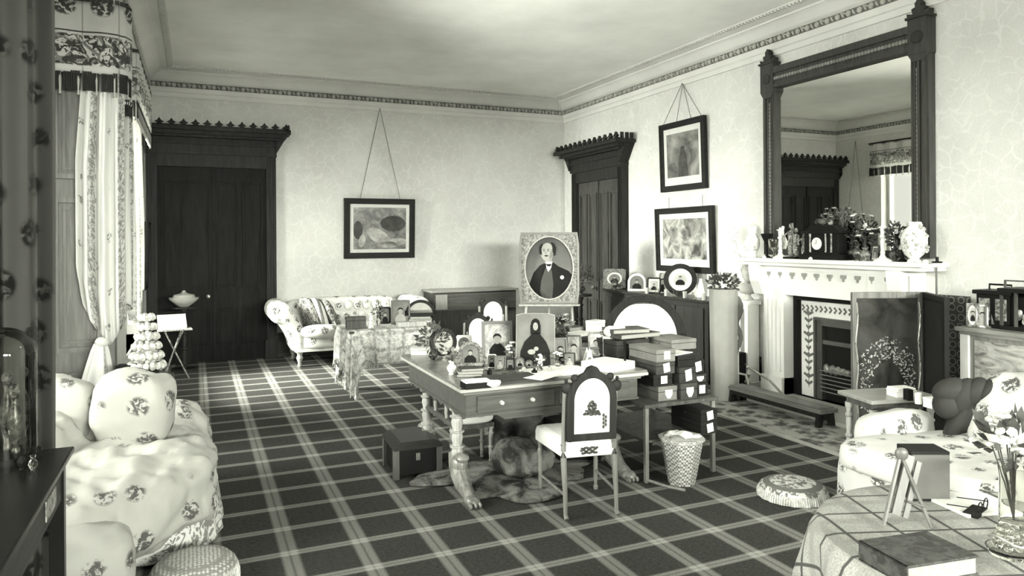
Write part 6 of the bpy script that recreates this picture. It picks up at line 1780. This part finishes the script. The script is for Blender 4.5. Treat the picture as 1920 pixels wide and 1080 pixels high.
def kf(x, yt, wpx, label, X=5.38, **k):
    q = kb(x, X); kw = dict(turn=0); kw.update(k); kw.pop('turn')
    return photo_frame(label, q, face(q, -.15), wd(wpx, q), ht(x, yt, q), **kw)
kf(1152, 503, 42, 'dark carved square frame with a white oval portrait, on the low black cabinet', fw=.05, fm=M_MFR, ground=M_G2, mount=.25, shape='oval')
kf(1194, 512, 34, 'white frame with an arched portrait beside the carved square frame', fw=.03, fm=M_LFR, ground=M_G2, shape='arch')
kf(1226, 520, 26, 'small dark frame with a pale mount left of the big round frame', X=5.34, fw=.018, ground=M_G3, mount=.3)
kf(1242, 510, 16, 'pale slim frame half behind the big round frame', X=5.5, fw=.012, fm=M_LFR, ground=M_G3)
kf(1275, 494, 62, 'big round black frame with a white-mounted oval portrait under the landscape print', X=5.42, fw=.06, shape='round', ground=M_G3, mount=.42)
for k, x in enumerate((1213, 1232, 1249, 1266, 1284, 1302, 1319)):
    q = kb(x, 5.27)
    lathed('glass_tumbler', ['leftmost', 'second', 'third', 'middle', 'fifth', 'sixth', 'rightmost'][k] + ' of the seven small glasses along the low black cabinet', 'glass', q, [(0, 0), (.022, 0), (.026, .075), (.023, .075), (.02, .006), (0, .006)], M_GL if k % 2 else plain(.45, .3, name='frosted glass'), 14)
q = kb(1314, 5.5); lathed('porcelain_bottle', 'white tapering bottle right of the big round frame', 'bottle', q, [(0, 0), (.05, 0), (.05, .05), (.03, .15), (.015, .2), (.02, .22), (0, .22)], M_PORCP)
q = kb(1140, 5.34); lathed('dark_vase', 'dark little vase at the left end of the low black cabinet', 'vase', (q[0], KY1 - .12, KZ), vase_prof(.15, .05), M_BRZ)
# darker picture stand in front of door 2
q = Vector((5.12, 9.15, 0))
r = T('plant_stand', 'dark stand in front of the panelled side door', 'stand', q)
B().lathe([(0, .82), (.17, .82), (.17, .85), (0, .85)], n=20).done('top', M_DW, r); B().lathe(turned(.82, .04), n=12).done('post', M_DW, r); B().lathe([(0, 0), (.18, 0), (.16, .04), (0, .04)], n=20).done('base', M_DW, r)
qq = (q.x, q.y, .851); r = T('dark_plant', 'bushy dark plant in a bronze pot before the panelled side door', 'plant', qq)
B().lathe(vase_prof(.16, .08), n=16).done('pot', M_BRZ, r); leaves(B(), (0, 0, .28), .19, 260, .03, 51, .8).done('leaves', M_LEAF, r, smooth=0)

# tub chair with white padded back
f = 7.6; d = ray(1208, 612); q = EYEP + d * f
r = T('tub_armchair', 'dark-framed armchair with a wide white rounded back, before the low black cabinet', 'armchair', (q.x, q.y, 0), face(q) )
def ov(rx, rz, y, n=36, z=.55): return ellipse(rx, rz, n, 0, z)
B().ring(ellipse(.44, .47, 40, 0, .58), ellipse(.345, .40, 40, 0, .58), .0, .09).done('back_frame', M_DW, r, smooth=0, bev=.008)
B().sell((0, .04, .56), (.35, .07, .40), .75, None, 36, 18).done('backrest', plain(.82, .85, var=.03, name='white upholstery'), r)
B().sell((0, -.26, .36), (.34, .30, .10), .6, None, 30, 12).done('seat', plain(.82, .85, var=.03, name='white upholstery'), r)
B().box(-.34, .34, -.54, .02, .24, .30).done('seat_frame', M_DW, r, smooth=0)
for sx in (-1, 1):
    B().tube([(sx * .40, .04, .62), (sx * .42, -.25, .58), (sx * .36, -.48, .52), (sx * .34, -.50, .30)], [.04, .04, .035, .03], 10).done('arm', M_DW, r)
    for y in (-.5, -.02): B().lathe(turned(.25, .028, beads=1), (sx * .3, y), 10).done('leg', M_DW, r)
# round-topped tables and papers between chair and writing table
zq = .74
for k, (x, y, w_, d_, h_, g, nm_, lb) in enumerate((
    (1150, 612, .26, .2, .03, .8, 'stack_of_papers', 'white papers on the far round table under the tub chair'),
    (1105, 620, .20, .16, .08, .35, 'work_box', 'grey work box on the far round table'),
    (1128, 606, .12, .1, .10, .8, 'card_box', 'white card box at the back of the far round table'))):
    q = onz(x, 640, zq)
tq = Vector((3.42, 6.15, 0))
r = T('pedestal_table', 'round pedestal table with papers, between writing table and tub chair', 'table', tq)
B().lathe([(0, .70), (.40, .70), (.42, .715), (.42, .73), (0, .73)], n=40).done('tabletop', M_DW, r)
B().lathe(turned(.70, .05), n=14).done('pedestal', M_DW, r)
B().lathe([(0, 0), (.26, 0), (.22, .05), (0, .06)], n=20).done('base', M_DW, r)
paper('loose white papers on the round pedestal table', (tq.x - .05, tq.y - .1, .731), .3, .3, .22, .02, seed=20)
gbox('white card box standing on the round pedestal table', (tq.x + .22, tq.y + .05, .731), .4, .16, .12, .11, M_WHT)
gbox('grey work box on the left of the round pedestal table', (tq.x - .22, tq.y + .12, .731), -.2, .18, .13, .09, M_BXS[2])
pot_plant('low bowl of grey foliage on the round pedestal table', (tq.x - .24, tq.y - .13, .731), .07, .05, .2, .08, 80, 6, 61, M_BRZ, M_LEAFM)
book('dark book leaning flat at the back of the round pedestal table', (tq.x + .05, tq.y + .22, .731), .2, .2, .15, .04, M_MW)

# ------------------------------------------------------------------ tall white pedestal of flowers, pole screen, bust
q = Vector((4.93, 5.83, 0)); f = q.x * math.sin(YAW) + q.y * math.cos(YAW)
zt = EYE - (541 - HZ + 3) * f / FPX
rp_ = wd(50, (q.x, q.y)) / 2
r = T('flower_pedestal', 'tall white cylindrical pedestal holding dark flowers left of the chimneypiece', 'pedestal', q)
n = N('ribbed stone', .8); v = n.co(); n.base(.6); M_RIB = plain(.3, .8, var=.06, name='pedestal cloth')
b = B(); P = []; F = []; nn = 48
for j, (k_, z) in enumerate(((0, 0), (.95, 0), (.98, .1), (1.0, zt * .5), (1.05, zt), (.9, zt), (.85, zt - .05), (0, zt - .05))):
    for i in range(nn):
        a = 2 * PI * i / nn; rr = rp_ * k_ * (1 + .018 * math.sin(a * 12)); P.append((rr * math.cos(a), rr * math.sin(a), z))
for j in range(7):
    for i in range(nn): F.append((j * nn + i, j * nn + (i + 1) % nn, (j + 1) * nn + (i + 1) % nn, (j + 1) * nn + i))
b.add(P, F).done('shaft', M_RIB, r, fix=True, smooth=60)
r = T('flower_bowl', 'mass of dark flowers on top of the tall white pedestal', 'flowers', (q.x, q.y, zt - .048))
B().lathe([(0, 0), (.08, 0), (.11, .045), (.10, .05), (0, .03)], n=20).done('bowl', M_BRZ, r)
leaves(B(), (0, 0, .10), .15, 260, .026, 71, .6).done('leaves', M_LEAF, r, smooth=0); blooms(B(), (0, 0, .09), .14, 16, .03, 72, .6).done('blossoms', M_BLOOMD, r)
b_ = onz(1384, 747, 0)
r = T('pole_screen', 'slender pole screen on three curved feet with a furled dark cloth', 'pole screen', (b_.x, b_.y, 0))
B().tube([(0, 0, .02), (0, 0, 1.02)], .012, 8).done('pole', plain(.5, .5, name='pale pole'), r)
for a in (-2.6, -1.0, 1.2): B().tube([(0, 0, .26), (.08 * math.cos(a), .08 * math.sin(a), .25), (.11 * math.cos(a), .11 * math.sin(a), .12), (.13 * math.cos(a), .13 * math.sin(a), .0)], .012, 8).done('foot', plain(.5, .5, name='pale pole'), r)
b = B()
for k in range(12):
    t = k / 11
    b.sell((.03 * math.sin(k), .0, 1.0 - .52 * t), (.045 * (1 - .5 * t), .04, .06), 1, None, 10, 8)
b.done('furled_cloth', plain(.13, .8, var=.4, scale=8, name='furled cloth'), r, remesh=.012)
# bust on its pedestal
X_ = 5.56; q = onx(1403, 640, X_); zb = onx(1403, 562, X_).z
r = T('bust_pedestal', 'white square pedestal under the bust, tucked against the chimneypiece', 'pedestal', (5.56, q.y, 0))
B().box(-.10, .10, -.10, .10, 0, .08).box(-.08, .08, -.08, .08, .08, zb - .05).box(-.10, .10, -.10, .10, zb - .05, zb).done('shaft', M_MAR, r, smooth=0, bev=.004)
B().box(-.083, -.08, -.03, .03, .15, zb - .1).done('dark_panel', plain(.2, .5, name='pedestal panel'), r, smooth=0)
r = T('bust', 'white marble bust of a bearded head left of the chimneypiece', 'bust', (5.56, q.y, zb), face((X_, q.y)) )
hb = ht(1403, 494, (X_, q.y, zb)); s = hb / .45
b = B().lathe([(0, 0), (.07 * s, 0), (.06 * s, .02 * s), (.03 * s, .05 * s), (.04 * s, .08 * s), (0, .08 * s)], n=20)
b.sell((0, 0, .14 * s), (.13 * s, .075 * s, .07 * s), .8, None, 24, 12).sell((0, 0, .21 * s), (.045 * s, .045 * s, .07 * s), 1, None, 16, 10)
b.sell((0, -.01 * s, .33 * s), (.075 * s, .088 * s, .10 * s), 1, None, 24, 16).sell((0, -.06 * s, .26 * s), (.05 * s, .045 * s, .05 * s), 1, None, 16, 10, .2, 20)
b.sell((0, -.098 * s, .325 * s), (.013 * s, .022 * s, .028 * s), 1, None, 10, 8).sell((0, -.085 * s, .365 * s), (.05 * s, .012 * s, .010 * s), 1, None, 12, 6)
b.done('head_and_shoulders', plaster(.5, 'bust marble'), r, remesh=.007)
B().sell((0, .015 * s, .37 * s), (.082 * s, .088 * s, .08 * s), 1, None, 30, 20, .18, 60 , 3).done('hair', plaster(.4, 'bust hair'), r)
# ------------------------------------------------------------------ groups of like things
GR = (('dispatch_box', None, 'dispatch boxes on the open low table'), ('portfolio_box', None, 'portfolios behind the dispatch boxes'),
      ('glass_tumbler', None, 'small glasses on the low black cabinet'), ('side_chair', None, 'matching side chairs'),
      ('candlestick', None, 'white candlesticks on the mantelshelf'), ('dark_goblet', None, 'black goblets on the mantelshelf'), ('figurine', None, 'figures on the mantelshelf'),
      ('trinket', None, 'tiny trinkets on the mantelshelf'), ('cushion', 'leaning row', 'cushions leaning on the settee'), ('cushion', 'settee', 'cushions leaning on the settee'),
      ('cushion', 'couch', 'cushions on the left couch'), ('footstool', 'round', 'round footstools on the carpet'), ('framed_picture', None, 'pictures hung on chains'),
      ('curtain', None, 'window curtains'), ('window_pelmet', None, 'window pelmets'), ('photo_frame', 'right-hand cabinet', 'photographs on the right-hand cabinet'), ('photo_frame', 'black box', 'photographs on the right-hand cabinet'),
      ('photo_frame', 'cloth-covered', 'pictures on the cloth-covered table'), ('photo_frame', 'three books', 'pictures on the cloth-covered table'), ('photo_frame', 'pale seated figure', 'pictures on the cloth-covered table'),
      ('photo_frame', 'low black cabinet', 'photographs on the low black cabinet'), ('photo_frame', 'round frame', 'photographs on the low black cabinet'), ('photo_frame', 'square frame', 'photographs on the low black cabinet'), ('photo_frame', 'landscape print', 'photographs on the low black cabinet'),
      ('photo_frame', 'behind the flowers', None), ('photo_frame', None, 'photographs on the writing table'),
      ('book', 'arched frame', 'books under the arched frame'), ('book', 'wide arched picture', 'books under the arched picture'), ('book', 'album', 'albums on the portfolios'),
      ('vase_of_flowers', 'mantel', 'bouquets on the mantelshelf'), ('vase_of_flowers', 'clock', 'bouquets on the mantelshelf'), ('vase_of_flowers', 'candlestick', 'bouquets on the mantelshelf'),
      ('vase_of_flowers', 'writing table', 'flowers on the writing table'), ('vase_of_flowers', 'cloaked portrait', 'flowers on the writing table'), ('vase_of_flowers', 'white cup', 'flowers on the writing table'),
      ('glass_bottle', 'frame', 'bottles on the writing table'), ('glass_bottle', 'nosegay', 'bottles on the writing table'), ('glass_bottle', 'dome', 'trifles beside the glass dome'), ('inkwell', None, 'inkwells on the writing table'))
for o in bpy.data.objects:
    if o.parent is None and 'label' in o and 'group' not in o:
        k = o.name.split('.')[0]
        for n_, s_, g_ in GR:
            if k == n_ and (s_ is None or s_ in o['label']):
                if g_: o['group'] = g_
                break
